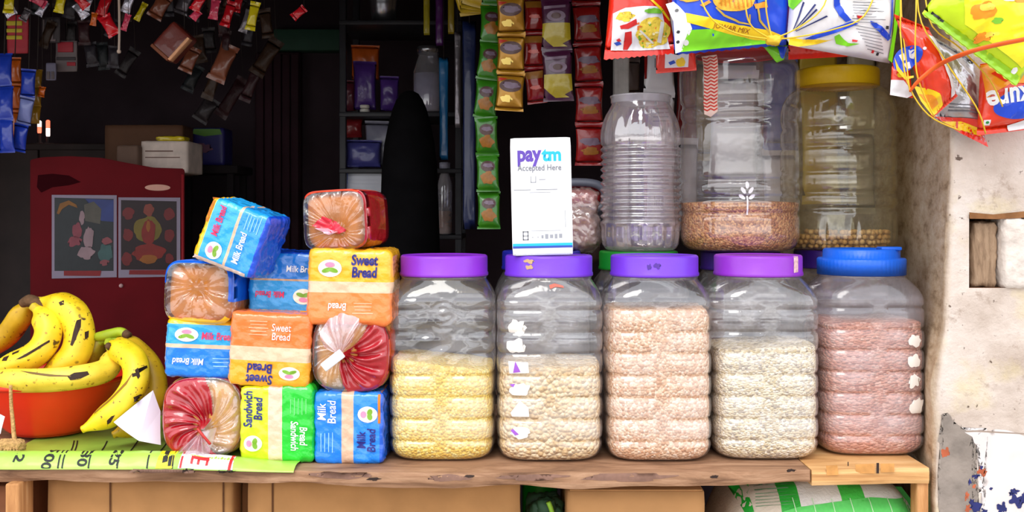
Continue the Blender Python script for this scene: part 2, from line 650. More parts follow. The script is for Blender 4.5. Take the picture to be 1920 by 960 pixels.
zs_ = sorted(set([FLOOR, NZ0, NZ1, CEIL] + [FLOOR + i * .02 for i in range(1, 105)]))
# x stations: side face goes back (negative station), front face goes outwards
sta = [('s', y) for y in (BACK, 1.2, .7, .45, .3, .22, .16, .11, .07, .04, .02, .008)] + [('c', 0)] + [('f', d) for d in (.004, .010, .016)] + \
      [('x', x) for x in sorted([NX0, NX1] + [.725, .75, .765, .80, .82, .84, .89, .93, 1.0, 1.2, 1.6, 2.2])]
verts, faces, rawv = [], [], []
for z in zs_:
    cx = corner_x(z)
    for kind, a in sta:
        if kind == 's':
            x = cx - 0.0 + min(a, .5) * 0.22 + nz((a * 2, z, 1), 9, 3) * .006 + nz((a * 3, z, 1), 40, 4) * .002
            y = WF + a
            rw = 1.0
        elif kind == 'c':
            x, y, rw = cx + nz((0, z, 0), 30, 5) * .003 + .003, WF + .003, .6
        elif kind == 'f':
            x, y, rw = cx + a, WF, (.35 if a < .01 else 0.0)
        else:
            x, y, rw = max(a, cx + .022) if a not in (NX0, NX1) else a, WF, 0.0
        inn = kind == 'x' and NX0 - 1e-6 <= a <= NX1 + 1e-6 and NZ0 - 1e-6 <= z <= NZ1 + 1e-6
        if not inn and kind in 'fx':
            y += nz((x, 0, z), 14, 1) * .003
        verts.append((x, y, z))
        rawv.append(rw)
ns = len(sta)
for j in range(len(zs_) - 1):
    for i in range(ns - 1):
        if sta[i][0] == 'x' and sta[i + 1][0] == 'x' and sta[i][1] >= NX0 - 1e-6 and sta[i + 1][1] <= NX1 + 1e-6 and zs_[j] >= NZ0 - 1e-6 and zs_[j + 1] <= NZ1 + 1e-6:
            continue
        faces.append((j * ns + i, j * ns + i + 1, (j + 1) * ns + i + 1, (j + 1) * ns + i))
wallr = mesh('wall_right', verts, faces, PLASTER, None, True, fix=False)
at_ = wallr.data.attributes.new('raw', 'FLOAT', 'POINT')
at_.data.foreach_set('value', rawv)
struct(wallr)
# niche lining
v = [(NX0, WF, NZ0), (NX1, WF, NZ0), (NX1, WF, NZ1), (NX0, WF, NZ1)]
v += [(x, WF + .10, z) for x, y, z in v]
nich = mesh('niche_lining', v, [(0, 4, 5, 1), (1, 5, 6, 2), (2, 6, 7, 3), (3, 7, 4, 0), (4, 7, 6, 5)], M('niche_dark', (120, 88, 66), .9, .2, .3, 40, .5, 60), wallr, False)
WB = bvh_of(wallr)
def jag(poly, amp, seed, n=5):
    o = []
    for i, (a, b) in enumerate(zip(poly, poly[1:] + poly[:1])):
        for k in range(n):
            t = k / n
            o.append((a[0] + (b[0] - a[0]) * t + amp * (nz((i + t * 3, k, 0), 1.7, seed) + nz((i * 2.3 + t * 7, 0, 0), 3.1, seed)), a[1] + (b[1] - a[1]) * t + amp * nz((i * 1.3 + t * 5, 3, 0), 2.3, seed + 1)))
    return o
def blob(cx, cy, rx, ry, seed, n=36, rough=.45):
    o = []
    for k in range(n):
        a = 2 * PI * k / n
        r = 1 + rough * (nz((math.cos(a), math.sin(a), 0), 1.6, seed) * 1.2 + nz((math.cos(a), math.sin(a), 0), 5, seed) * .6)
        o.append((cx + rx * r * math.cos(a), cy + ry * r * math.sin(a)))
    return o
def wpx(poly):
    s = sc(WF)
    return [((x - 960) * s, ZC - (y - HY) * s) for x, y in poly]
decal('bare_cement_patch', [wpx(jag([(1768, 830), (1766, 780), (1776, 776), (1790, 792), (1804, 802), (1822, 828), (1832, 850), (1826, 880), (1836, 905), (1828, 930), (1834, 990), (1764, 990), (1764, 900)], 10, 2, 7))], WB, M('bare_cement', (138, 127, 118), .95, .15, .2, 30, .5, 80), wallr, .0012, .012)
pb = M('blue_paint', (38, 42, 98), .6, .3, .2, 40)
po = M('rust_paint', (176, 92, 62), .8, .2, .25, 40)
pw = M('fresh_white_paint', (216, 206, 202), .85, .2, .10, 20)
decal('white_paint_patch', [wpx(jag([(1784, 812), (1800, 800), (1830, 812), (1870, 806), (1935, 816), (1935, 990), (1842, 990), (1848, 940), (1840, 915), (1842, 885), (1836, 850), (1826, 832), (1806, 822)], 10, 5))], WB, pw, wallr, .0008, .012)
for (x, y, rx, ry, s) in [(1905, 938, 13, 10, 1), (1880, 952, 9, 9, 2), (1899, 922, 9, 6, 3), (1918, 934, 6, 12, 4), (1828, 950, 10, 7, 6), (1822, 940, 5, 4, 7), (1830, 893, 6, 4, 8), (1818, 904, 3, 5, 9), (1845, 958, 6, 5, 10), (1840, 876, 3, 3, 11), (1858, 916, 3, 2, 12)]:
    decal('blue_paint_fleck', [wpx(blob(x, y, rx, ry, s, 26, .9))], WB, pb, wallr, .0016, .01)
for (x, y, rx, ry, s) in [(1841, 884, 9, 7, 1), (1774, 848, 8, 8, 2), (1812, 930, 4, 8, 3), (1826, 912, 3, 4, 4), (1815, 955, 5, 8, 5)]:
    decal('rust_paint_fleck', [wpx(blob(x, y, rx, ry, s, 26, .8))], WB, po, wallr, .0014, .01)
# a fine crack line low on the wall
decal('plaster_crack', [wpx([(1766, 808), (1830, 806), (1920, 812), (1920, 814), (1830, 809), (1766, 811)])], WB, M('crack', (150, 132, 118), .9), wallr, .001, .02)

def wood(name, a, b, c, scale=(3, 40, 40), bump=.5):
    m, nt, out = new_mat(name)
    bs = nd(nt, 'ShaderNodeBsdfPrincipled', Roughness=.75)
    bs.inputs['Specular IOR Level'].default_value = .3
    mp = nd(nt, 'ShaderNodeMapping')
    mp.inputs['Scale'].default_value = scale
    nt.links.new(objco(nt), mp.inputs['Vector'])
    n = nd(nt, 'ShaderNodeTexNoise', Scale=1.0, Detail=8, Roughness=.65, Distortion=.6)
    nt.links.new(mp.outputs[0], n.inputs['Vector'])
    r = ramp(nt, [(.28, lin(a)), (.5, lin(b)), (.72, lin(c))])
    nt.links.new(n.outputs[0], r.inputs[0])
    nt.links.new(r.outputs[0], bs.inputs['Base Color'])
    bp = nd(nt, 'ShaderNodeBump', Strength=bump, Distance=.004)
    nt.links.new(n.outputs[0], bp.inputs['Height'])
    nt.links.new(bp.outputs[0], bs.inputs['Normal'])
    nt.links.new(bs.outputs[0], out.inputs[0])
    return m
def wood_m(name, a, b, c, scale, bump):
    return wood(name, a, b, c, scale, bump)
# ---- two timber ends wedged in the niche
def block(name, label, x0, x1, y0, y1, Yf, mat, seed):
    a, b = P(x0, y1, Yf), P(x1, y0, Yf)
    w_, h_ = b.x - a.x, b.z - a.z
    t = thing(name, label, 'wood block', (a.x + w_ / 2, Yf, a.z))
    rbox('timber', w_, .085, h_, .006, 14, mat, t, .0035, 60, seed)
    return t
wood_end = wood_m('grey_timber', (104, 80, 60), (158, 130, 104), (184, 158, 132), (70, 70, 9), .8)
wt = block('timber_block', 'weathered brown timber end wedged in the plaster niche', 1824, 1868, 418, 538, WF + .012, wood_end, 3)
wt2 = block('timber_block', 'whitewashed timber end beside the brown one in the wall niche', 1884, 1950, 412, 541, WF - .004, M('whitewashed_timber', (214, 202, 192), .9, .2, .15, 40, .8, 80), 5)
splinter = block('timber_splinter', 'thin split wooden wedge between the two niche timbers', 1867, 1882, 416, 505, WF + .02, M('splinter', (168, 140, 116), .9, .2, .3, 40, .8, 90), 8)
lip = decal('niche_lip', [wpx([(1815, 398), (1860, 402), (1920, 396), (1920, 408), (1870, 411), (1816, 410)])], None, M('lip_brown', (134, 92, 58), .9, .2, .3, 40, .6, 60), wallr, .004, .01, WF)  # brown band along the top edge of the niche

# ================================================================ counter
W_OLD = wood('old_plank', (92, 62, 44), (150, 112, 84), (182, 144, 114), (7, 26, 60))
W_NEW = wood('pale_block_plank', (172, 120, 70), (208, 160, 104), (224, 184, 132), (5, 30, 90), .3)
W_LEG = wood('leg_wood', (150, 98, 56), (184, 130, 80), (206, 158, 108), (60, 60, 6), .3)
FY = -0.058
def edge_dy(px):
    return min(.034, .030 * ((px - 1000) / 620.0) ** 2)
ct = thing('shop_counter', 'long rough wooden shop counter carrying the jars, breads and fruit bowl', 'counter', (0, 0, FLOOR))
def plank(name, x0, x1, y0, y1, z0, z1, mat, parent, nx, seed, edge=.003):
    bm = bmesh.new()
    ny, n_z = 10, 4
    bmesh.ops.create_cube(bm, size=1.0)
    ex = [e for e in bm.edges if abs(e.verts[0].co.x - e.verts[1].co.x) > .5]
    bmesh.ops.subdivide_edges(bm, edges=ex, cuts=nx, use_grid_fill=True)
    ez = [e for e in bm.edges if abs(e.verts[0].co.z - e.verts[1].co.z) > .5]
    bmesh.ops.subdivide_edges(bm, edges=ez, cuts=3, use_grid_fill=True)
    for v in bm.verts:
        x = x0 + (v.co.x + .5) * (x1 - x0)
        y = y0 + (v.co.y + .5) * (y1 - y0)
        z = z0 + (v.co.z + .5) * (z1 - z0)
        if v.co.y < -.49:
            y += edge_dy(x * 1200 + 960)
            top = v.co.z > .49
            y += nz((x, 0, z * 3), 9, seed) * edge + nz((x, 0, z * 2), 34, seed) * edge * .8
            if top:
                y += .002
            if v.co.z < -.49:
                z += nz((x, 0, 0), 12, seed + 2) * edge * 1.4
                y += .002
        v.co = Vector((x, y, z - FLOOR))
    for f in bm.faces:
        f.smooth = False
    return from_bm(name, bm, mat, parent)
XJ = P(1528, 0, FY).x
XE = P(1759, 0, FY).x
plank('counter_board', -1.25, XJ - .001, FY, .50, -.021, 0, W_OLD, ct, 170, 1, .004)
plank('end_board', XJ + .001, XE, FY - .002, .50, -.024, 0, W_NEW, ct, 24, 2, .0008)
def leg(px0, px1, Y, d=.05):
    a, b = P(px0, 0, Y).x, P(px1, 0, Y).x
    return box('leg', a, b, Y, Y + d, 0, -.021 - FLOOR, W_LEG, ct, .003)
leg(9, 35, FY + .02)
leg(1720, 1742, -.02, .03)
leg(1690, 1718, .40)
box('leg', -.79, -.74, .42, .47, 0, -.021 - FLOOR, W_LEG, ct, .003)
box('lower_board', -1.2, XE - .02, -.02, .48, .37, .395, W_OLD, ct, .003)
LB = FLOOR + .395
# knots, dark splits and end blocks on the front edge
fl = FY - .0015
def front_mark(name, polys, mat, yy=FY, off=.0035):
    s = sc(FY)
    o = decal(name, [[((x - 960) * s, ZC - (y - HY) * s - FLOOR) for x, y in po] for po in polys], None, mat, ct, off, .03, yy)
    return o
MK = M('dark_split', (46, 30, 24), .9)
MS = M('stain_purple', (128, 96, 82), .8, .3, .2, 60)
BV = bvh_of([c for c in ct.children if c.name.startswith('counter_board')][0])
def edge_mark(name, polys, mat, off=.0006):
    s = sc(FY)
    return decal(name, [[((x - 960) * s, ZC - (y - HY) * s - FLOOR) for x, y in po] for po in polys], BV, mat, ct, off, .006, FY)
for (x, y, rx, ry, s) in [(420, 888, 16, 5, 1), (349, 884, 6, 5, 2), (1482, 882, 9, 3, 3), (1341, 897, 7, 3, 4), (700, 900, 12, 3, 5), (880, 893, 9, 2, 6)]:
    edge_mark('wood_knot', [blob(x, y, rx, ry, s, 22, .5)], MK)
for (x, y, rx, ry, s) in [(1180, 896, 80, 8, 5), (300, 886, 60, 6, 6), (640, 892, 60, 7, 7), (1000, 895, 60, 6, 8), (840, 897, 40, 6, 9)]:
    edge_mark('worn_stain', [blob(x, y, rx, ry, s, 40, .4)], MS, .0004)
eb = M('end_grain', (196, 140, 80), .8, .2, .2, 60)
for _po in ([[(1556, 879), (1578, 878), (1580, 897), (1558, 898)], [(1614, 879), (1650, 877), (1652, 896), (1616, 896)], [(1664, 878), (1690, 878), (1690, 894), (1664, 895)]]):
    front_mark('end_grain_block', [_po], eb, FY - .002 + edge_dy(sum(p[0] for p in _po) / 4))
for _po in ([[(1655, 876), (1660, 876), (1660, 896), (1655, 896)], [(1600, 874), (1602, 874), (1602, 882), (1600, 882)]]):
    front_mark('joint_gap', [_po], MK, FY - .002 + edge_dy(1650), .0045)

# ================================================================ jars
JW = .1685
ZG = [.239, .204, .171, .136, .102, .067, .033]
def jar_half(z):
    T = [(0, .066), (.003, .074), (.008, .0795), (.016, .083), (.03, JW / 2), (.245, JW / 2), (.258, .083), (.268, .0795), (.277, .0745), (.285, .069), (.290, .067), (.300, .067)]
    for (a, p), (b, q) in zip(T, T[1:]):
        if a <= z <= b:
            return p + (q - p) * (z - a) / (b - a)
    return T[-1][1]
def jar_r(th, z, emb=False, inset=0.0, gs=1.0):
    h = jar_half(z)
    n = 2.0 + 3.2 * (1 - smooth01(.252, .292, z)) if z > .2 else 5.2 - 1.2 * (1 - smooth01(0, .02, z))
    c, s = abs(math.cos(th)), abs(math.sin(th))
    k = (c ** n + s ** n) ** (-1.0 / n)
    r = h * k - inset
    m = min(c, s) * k
    front = math.sin(th) < 0 and s > c
    xx = (math.cos(th) * k)
    if .02 < z < .255:
        gm = smooth01(.12, .2, m)
        d = 0.0
        for g in ZG:
            d += math.exp(-((z - g) / .0030) ** 2) * .0034 * gs
        # puffed panels between the grooves
        pan = .0012 * gs * gm * (0.5 + .5 * math.cos((z - .050) * 2 * PI / .0346))
        if emb and front and z > .16:
            gm *= smooth01(.45, .7, abs(xx - .0))
        r -= d * gm
        r += pan
    if emb and front:
        u, v_ = xx * h, z - .235
        q = math.hypot(u - .004, v_ * 1.05)
        if q < .034:
            r += .0016 * math.sin(q * 650) * (1 - q / .034) ** .5
        r += (.0030 * nz((u, 0, z), 48, 3) + .0016 * ridged((u, 0, z), 60, 5) - .0008) * smooth01(.145, .17, z) * (1 - smooth01(.25, .26, z))
    return r
JAR_Z = [0, .0015, .003, .005, .008, .012, .016, .02] + [.02 + i * .0022 for i in range(1, 108)] + [.2585, .262, .266, .27, .274, .278, .282, .286, .289, .292, .300]
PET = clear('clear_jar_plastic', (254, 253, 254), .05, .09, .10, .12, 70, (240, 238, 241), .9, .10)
PET_D = clear('hazy_jar_plastic', (248, 246, 248), .12, .07, .14, .1, 60, (222, 214, 222), .9, .10)
def lid_mesh(parent, mat, r=.0715, z0=.289, z1=.323, step=False):
    pr = [(r - .002, z0 + .002), (r, z0), (r + .0012, z0 + .001), (r + .0012, z0 + .005), (r, z0 + .0065), (r, z1 - .004), (r - .0008, z1 - .0015), (r - .003, z1)]
    if step:
        pr = [(r - .002, z0 + .002), (r, z0), (r, z0 + .025), (r - .002, z0 + .0275), (r - .0095, z0 + .028), (r - .0095, z1 + .006), (r - .012, z1 + .009), (r - .02, z1 + .009), (r - .022, z1 + .006)]
    else:
        pr += [(r - .007, z1), (r - .008, z1 - .0015), (r - .012, z1 - .0015)]
    o = profile('lid', pr, 180, mat, parent, lambda th, z: .0004 * math.cos(60 * th) if z0 + .007 < z < z1 - .004 else 0.0, cap0=False, cap1=True, sub=1)
    return o
def make_jar(label, px, Yc, lidmat, emb=False, mat=PET, base_z=0.0006, shell=None, step=False, name='storage_jar', group=None, yaw=0.0):
    t = thing(name, label, 'jar', (P(px, 0, Yc - JW / 2 + .01).x if Yc < .2 else P(px, 0, Yc).x, Yc, base_z), (0, 0, yaw), group)
    if shell is None:
        shell = lathe('jar_body', lambda th, z, i: jar_r(th, z, emb), JAR_Z, 144, mat, t)
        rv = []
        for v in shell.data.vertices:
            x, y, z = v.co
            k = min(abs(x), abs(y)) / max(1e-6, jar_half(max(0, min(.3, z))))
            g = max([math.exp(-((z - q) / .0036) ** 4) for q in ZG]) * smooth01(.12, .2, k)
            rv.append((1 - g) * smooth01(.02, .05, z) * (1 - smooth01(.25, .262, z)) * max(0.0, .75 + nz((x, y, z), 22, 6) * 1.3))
        a_ = shell.data.attributes.new('raised', 'FLOAT', 'POINT')  # weight of the painted panel sheen
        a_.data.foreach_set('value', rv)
    else:
        s2 = bpy.data.objects.new('jar_body', shell.data)
        link(s2, t)
        shell = s2
    lid_mesh(t, lidmat, step=step)
    # moulded thread ring below the lid
    profile('neck_ring', [(.0675, .2845), (.0705, .286), (.0705, .2885), (.0675, .29)], 72, mat, t, cap0=False)
    return t, shell
def contents(name, label, cat, t, top, mat, slope=0.0, seed=0, rough=.003, lift=0.0):
    zs2 = [z for z in JAR_Z if z < .258]
    zmax = top
    seg = 112
    verts, faces = [], []
    def topz(x, y):
        return zmax + slope * x + nz((x, y, 0), 30, seed) * rough + nz((x, y, 0), 90, seed) * rough * .4
    rings = [z for z in zs2 if z < zmax - .012]
    for z in rings:
        for k in range(seg):
            th = 2 * PI * k / seg
            r = jar_r(th, z, False, .0034, .6)
            verts.append((r * math.cos(th), r * math.sin(th), max(z, .0018)))
    for f_ in (1.0, .97, .85, .65, .4, .2):
        for k in range(seg):
            th = 2 * PI * k / seg
            r = jar_r(th, min(zmax, .25), False, .0048, .6) * f_
            x, y = r * math.cos(th), r * math.sin(th)
            r = jar_r(th, min(topz(x, y), .25), False, .0048, .6) * f_
            x, y = r * math.cos(th), r * math.sin(th)
            verts.append((x, y, topz(x, y) - (.003 if f_ == 1.0 else 0)))
    nr = len(rings) + 6
    for i in range(nr - 1):
        for k in range(seg):
            k2 = (k + 1) % seg
            faces.append((i * seg + k, i * seg + k2, (i + 1) * seg + k2, (i + 1) * seg + k))
    faces.append(tuple(range(seg)))
    faces.append(tuple((nr - 1) * seg + k for k in range(seg)))
    o = mesh(name, verts, faces, mat)
    o.location = t.location
    o.rotation_euler = t.rotation_euler
    tag(o, label, cat, None, 'stuff')
    return o
L_PUR = M('purple_lid', (134, 46, 196), .38, .5, .05, 30, .08, 90)
L_PUR2 = M('violet_lid', (112, 54, 206), .38, .5, .05, 30, .08, 90)
L_PUR3 = M('magenta_purple_lid', (140, 48, 188), .38, .5, .05, 30, .08, 90)
L_BLU = M('blue_lid', (18, 96, 214), .38, .5, .05, 30, .08, 90)
L_GRN = M('green_lid', (10, 120, 30), .4)
L_NAVY = M('navy_lid', (24, 30, 150), .4)
L_DPUR = M('deep_purple_lid', (52, 22, 112), .4)
L_YEL = M('yellow_lid', (252, 206, 6), .4, .5, .05, 30, .06, 90)
YC = JW / 2
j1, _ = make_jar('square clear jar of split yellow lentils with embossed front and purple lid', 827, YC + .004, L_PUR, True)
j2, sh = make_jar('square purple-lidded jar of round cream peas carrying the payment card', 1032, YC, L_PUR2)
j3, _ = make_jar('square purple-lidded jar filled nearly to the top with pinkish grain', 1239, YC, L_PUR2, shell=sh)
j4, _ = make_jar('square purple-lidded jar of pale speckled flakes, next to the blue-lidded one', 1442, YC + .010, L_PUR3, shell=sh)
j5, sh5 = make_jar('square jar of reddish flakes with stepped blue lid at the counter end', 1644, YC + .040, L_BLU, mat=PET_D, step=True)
zt = lambda py: (870 - py) / 1200.0
contents('split_lentils', 'split yellow lentils filling the embossed jar past half', 'lentils', j1, zt(688), grain('lentil_grain', [(246, 208, 80), (250, 222, 110), (238, 194, 62), (252, 232, 140), (240, 204, 78)], .0042, 1.0), -.10, 1)
contents('cream_peas', 'round cream peas inside the jar under the payment card', 'peas', j2, zt(690), grain('pea_grain', [(236, 204, 150), (244, 216, 168), (230, 192, 134), (248, 226, 184)], .0064, 1.3), .02, 2)
contents('pink_grain', 'pinkish beige grain packed almost to the lid of its jar', 'grain', j3, zt(583), grain('pink_grain_mat', [(228, 184, 146), (216, 168, 126), (240, 204, 168), (246, 216, 188), (208, 154, 112)], .0042, .9), .0, 3)
contents('speckled_flakes', 'pale oat-like speckled flakes in the jar before the tan-grain canister', 'flakes', j4, zt(656), grain('flake_grain', [(236, 222, 190), (226, 208, 168), (246, 236, 214), (214, 194, 150), (180, 164, 140), (242, 228, 196)], .0046, .9, (1, 1, 1.5)), .05, 4)
contents('red_flakes', 'flat reddish brown flakes in the blue-lidded jar', 'flakes', j5, zt(612), grain('red_flake_grain', [(216, 146, 116), (228, 162, 134), (198, 124, 96), (236, 182, 158), (218, 150, 124)], .0062, 1.0, (1, 1, 1.8)), .0, 5)
# torn sticker remains and lid marks
STK = M('paper_remains', (240, 232, 224), .8, .2, .05, 60)
STP = M('violet_print', (150, 84, 190), .7)
def jar_marks(t, shell, px, items, Y0):
    b = bvh_of(shell)
    s = sc(Y0)
    cx = t.location.x
    for nm, poly, m, off in items:
        decal(nm, [[((x - 960) * s - cx, ZC - (y - HY) * s) for x, y in poly]], b, m, t, off, .005)
jar_marks(j2, sh, 1032, [('torn_label', blob(970, 615, 17, 14, 1, 22, .5), STK, .0008), ('torn_label', blob(970, 650, 18, 13, 2, 22, .5), STK, .0008),
    ('torn_label', [(953, 678), (990, 680), (992, 700), (955, 702)], STK, .0008), ('torn_label', blob(973, 732, 18, 12, 4, 22, .4), STK, .0008),
    ('torn_label', [(957, 775), (975, 752), (991, 765), (992, 782), (960, 782)], STK, .0008), ('torn_label', blob(975, 812, 18, 10, 6, 22, .4), STK, .0008),
    ('violet_scrap', [(962, 700), (966, 678), (976, 698)], STP, .0016), ('violet_scrap', [(955, 722), (966, 720), (962, 727)], STP, .0016), ('violet_scrap', [(957, 808), (962, 805), (973, 815), (966, 817)], STP, .0016),
    ('red_scribble', [(1030, 536), (1040, 533), (1056, 537), (1058, 541), (1042, 539), (1032, 543)], M('red_scribble', (190, 96, 80), .7), .0016)], 0.0)
jar_marks(j5, sh5, 1644, [('torn_label', blob(1716, 640, 13, 11, 1, 22, .4), STK, .0008), ('torn_label', blob(1716, 678, 13, 12, 2, 22, .4), STK, .0008), ('torn_label', blob(1714, 716, 12, 13, 3, 22, .4), STK, .0008),
    ('torn_label', blob(1719, 764, 14, 15, 4, 22, .5), STK, .0008)], .04)
def lid_mark(t, px, polys, mat, name):
    ld = [c for c in t.children if c.name.startswith('lid')][0]
    b = bvh_of(ld)
    s = sc(YC - .07)
    cx = t.location.x
    decal(name, [[((x - 960) * s - cx, ZC - (y - HY) * s) for x, y in po] for po in polys], b, mat, t, .0008, .005)
lid_mark(j2, 1032, [blob(992, 491, 10, 4, 1, 18, .7), blob(994, 502, 7, 4, 2, 18, .7)], M('tan_residue', (196, 160, 120), .8), 'residue_mark')
lid_mark(j3, 1239, [blob(1232, 499, 7, 5, 1, 18, .7), blob(1218, 501, 4, 5, 2, 18, .7)], M('violet_smudge', (84, 48, 150), .7), 'smudge_mark')
lid_mark(j4, 1442, [[(1496, 482), (1507, 483), (1507, 513), (1496, 514)]], M('pink_paper_tag', (224, 186, 190), .8, .2, .3, 200), 'paper_tag')
# clear lever on the blue lid
box('lid_latch', .018, .052, -.046, -.02, .330, .336, L_BLU, j5, .002)

# ---- second row of jars behind: only their lids and shoulders show
YB = .27
back = []
for lab, px, m, YB_ in [('navy lid jar standing behind the payment card', 1015, L_NAVY, YB), ('jar with green lid under the small ribbed jar', 1197, L_GRN, YB),
                   ('deep purple lid jar supporting the big grain canister', 1388, L_DPUR, YB), ('deep purple lid jar supporting the yellow-lidded canister', 1561, L_DPUR, .335)]:
    t = thing('storage_jar', lab, 'jar', (P(px, 0, YB_).x, YB_, .0006), (0, 0, 0))
    s2 = bpy.data.objects.new('jar_body', sh.data)
    link(s2, t)
    lid_mesh(t, m)
    back.append(t)
LT = .3242
# ---- upper row
# small ribbed jar without lid
def small_jar():
    t = thing('ribbed_jar', 'small empty ribbed clear jar without a lid', 'jar', (P(1201, 0, YB).x, YB, LT))
    s = sc(YB - .06)
    pr = [(60, 470), (66, 466), (70, 458), (72, 440), (72, 425)]
    pr += [(73, 422)] + [(73, 420 - i) for i in range(2, 155, 2)] + [(73.5, 262), (74, 250), (73, 238), (70, 224), (64, 208), (58, 196), (54, 188), (53, 184)]
    q = [(r * sc(YB), (470 - y) * s) for r, y in pr]
    z0, z1 = (470 - 420) * s, (470 - 266) * s
    pitch = (z1 - z0) / 12
    def mod(th, z):
        f = math.sin(th)
        if z0 < z < z1:
            return .0025 * math.sin((z - z0) / pitch * 2 * PI)
        if z <= z0:
            return .0016 * math.cos(16 * th) * smooth01(0, .01, z)
        return .0012 * math.cos(16 * th) * (1 - smooth01(z1 + .05, z1 + .065, z))
    profile('jar_body', q, 128, clear('ribbed_plastic', (248, 242, 244), .20, .20, .08, .15, 60, (216, 206, 210), .9), t, mod)
    zr = (470 - 186) * s
    rim = [(.0525, zr), (.054, zr + .001), (.054, zr + .010), (.0555, zr + .011), (.0555, zr + .0135), (.053, zr + .0145), (.050, zr + .0135), (.050, zr)]
    profile('jar_rim', rim, 96, clear('rim_plastic', (240, 238, 240), .4, .06, .2, 0, 50, (225, 222, 225)), t, cap0=False)
    return t
small_jar()
def big_jar():
    t = thing('grain_canister', 'big round clear canister with tan grain at the bottom and a zigzag tape', 'jar', (P(1386, 0, YB).x, YB, LT))
    pr = [(88, 478), (97, 474), (104, 467), (108, 458), (110, 448), (110, 425), (109.5, 412), (107, 408), (107, 403), (109.5, 399), (110, 384), (109, 379), (106.5, 376), (106.5, 372), (109, 368), (109.5, 352), (108, 347), (105.5, 344), (105.5, 340), (108, 336), (109, 325), (108, 240), (107, 232),
          (105, 228), (105, 222), (108, 216), (108.5, 202), (105.5, 197), (105.5, 191), (108.5, 186), (109.5, 172), (110, 140), (109, 124), (105, 112), (98, 102), (88, 94), (80, 88), (78, 84)]
    s, s2 = sc(YB), sc(YB - .1)
    q = [(r * s, (478 - y) * s2) for r, y in pr]
    sh_ = profile('jar_body', q, 144, clear('canister_plastic', (254, 252, 252), .06, .10, .06, .12, 40, (236, 230, 230), .9), t, lambda th, z: .0005 * nz((math.cos(th), math.sin(th), z * 8), 3, 2), sub=2)
    zl = (478 - 88) * s2
    RL = M('red_lid', (214, 36, 30), .4, .5, .05, 30, .05)
    lr = 82 * s
    profile('lid', [(lr - .002, zl - .004), (lr, zl - .006), (lr + .002, zl - .005), (lr + .002, zl + .026), (lr, zl + .030), (lr - .004, zl + .031)], 140, RL, t, lambda th, z: .0004 * math.cos(70 * th), cap0=False, cap1=True)
    b = bvh_of(sh_)
    zz = lambda y: (478 - y) * s2
    xx = lambda x: (x - 1386) * s2
    tape = []
    for k in range(9):
        y = 112 + k * 12
        tape.append([(xx(1301), zz(y)), (xx(1312), zz(y + 7)), (xx(1323), zz(y)), (xx(1323), zz(y + 13)), (xx(1312), zz(y + 20)), (xx(1301), zz(y + 13))])
    WT = M('tape_white', (238, 206, 190), .6, .3, .05, 60)
    RT = M('tape_red', (206, 60, 48), .6, .3, .05, 60)
    tp = decal('zigzag_tape', [[(xx(1300), zz(104)), (xx(1324), zz(104)), (xx(1324), zz(212)), (xx(1313), zz(222)), (xx(1302), zz(216))]], b, WT, t, .0012, .006)
    chev = []
    for k in range(16):
        y = 106 + k * 6.6
        for h in (0, 1):
            x0, x1 = 1301 + h * 11.2, 1312 + h * 11.2
            chev.append([(xx(x0), zz(y)), (xx((x0 + x1) / 2), zz(y + 3.5)), (xx(x1), zz(y)), (xx(x1), zz(y + 3)), (xx((x0 + x1) / 2), zz(y + 6.5)), (xx(x0), zz(y + 3))])
    decal('red_zigzag', chev, b, RT, tp, .002, .006)
    # moulded leaf sprig on the front
    lv = []
    for (x, y, a) in [(1368, 362, .6), (1382, 362, -.6), (1366, 374, .9), (1384, 374, -.9), (1375, 352, 0)]:
        lv.append(oval(xx(x), zz(y), .0032, .0065, a, 14))
    lv.append([(xx(1374), zz(372)), (xx(1377), zz(372)), (xx(1377), zz(408)), (xx(1374), zz(408))])
    decal('moulded_sprig', lv, b, M('sprig_white', (232, 228, 230), .25, .6, .02), t, .002, .004)
    # grain inside
    pi = [(r - .0024, z) for r, z in q if z < (478 - 380) * s2]
    ztop = pi[-1][1]
    pi += [(.09, ztop + .001), (.06, ztop + .003), (.03, ztop + .0015), (.005, ztop + .003)]
    pi[0] = (pi[0][0], .0012)
    g = profile('tan_grain', pi, 120, grain('tan_grain_mat', [(206, 140, 80), (190, 118, 62), (226, 166, 104), (164, 96, 50), (216, 154, 92)], .004, 1.0), None, lambda th, z: .0, cap1=True, sub=2)
    g.location = t.location
    tag(g, 'coarse tan grain in the bottom of the big round canister', 'grain', None, 'stuff')
    return t
big_jar()
YY = .35
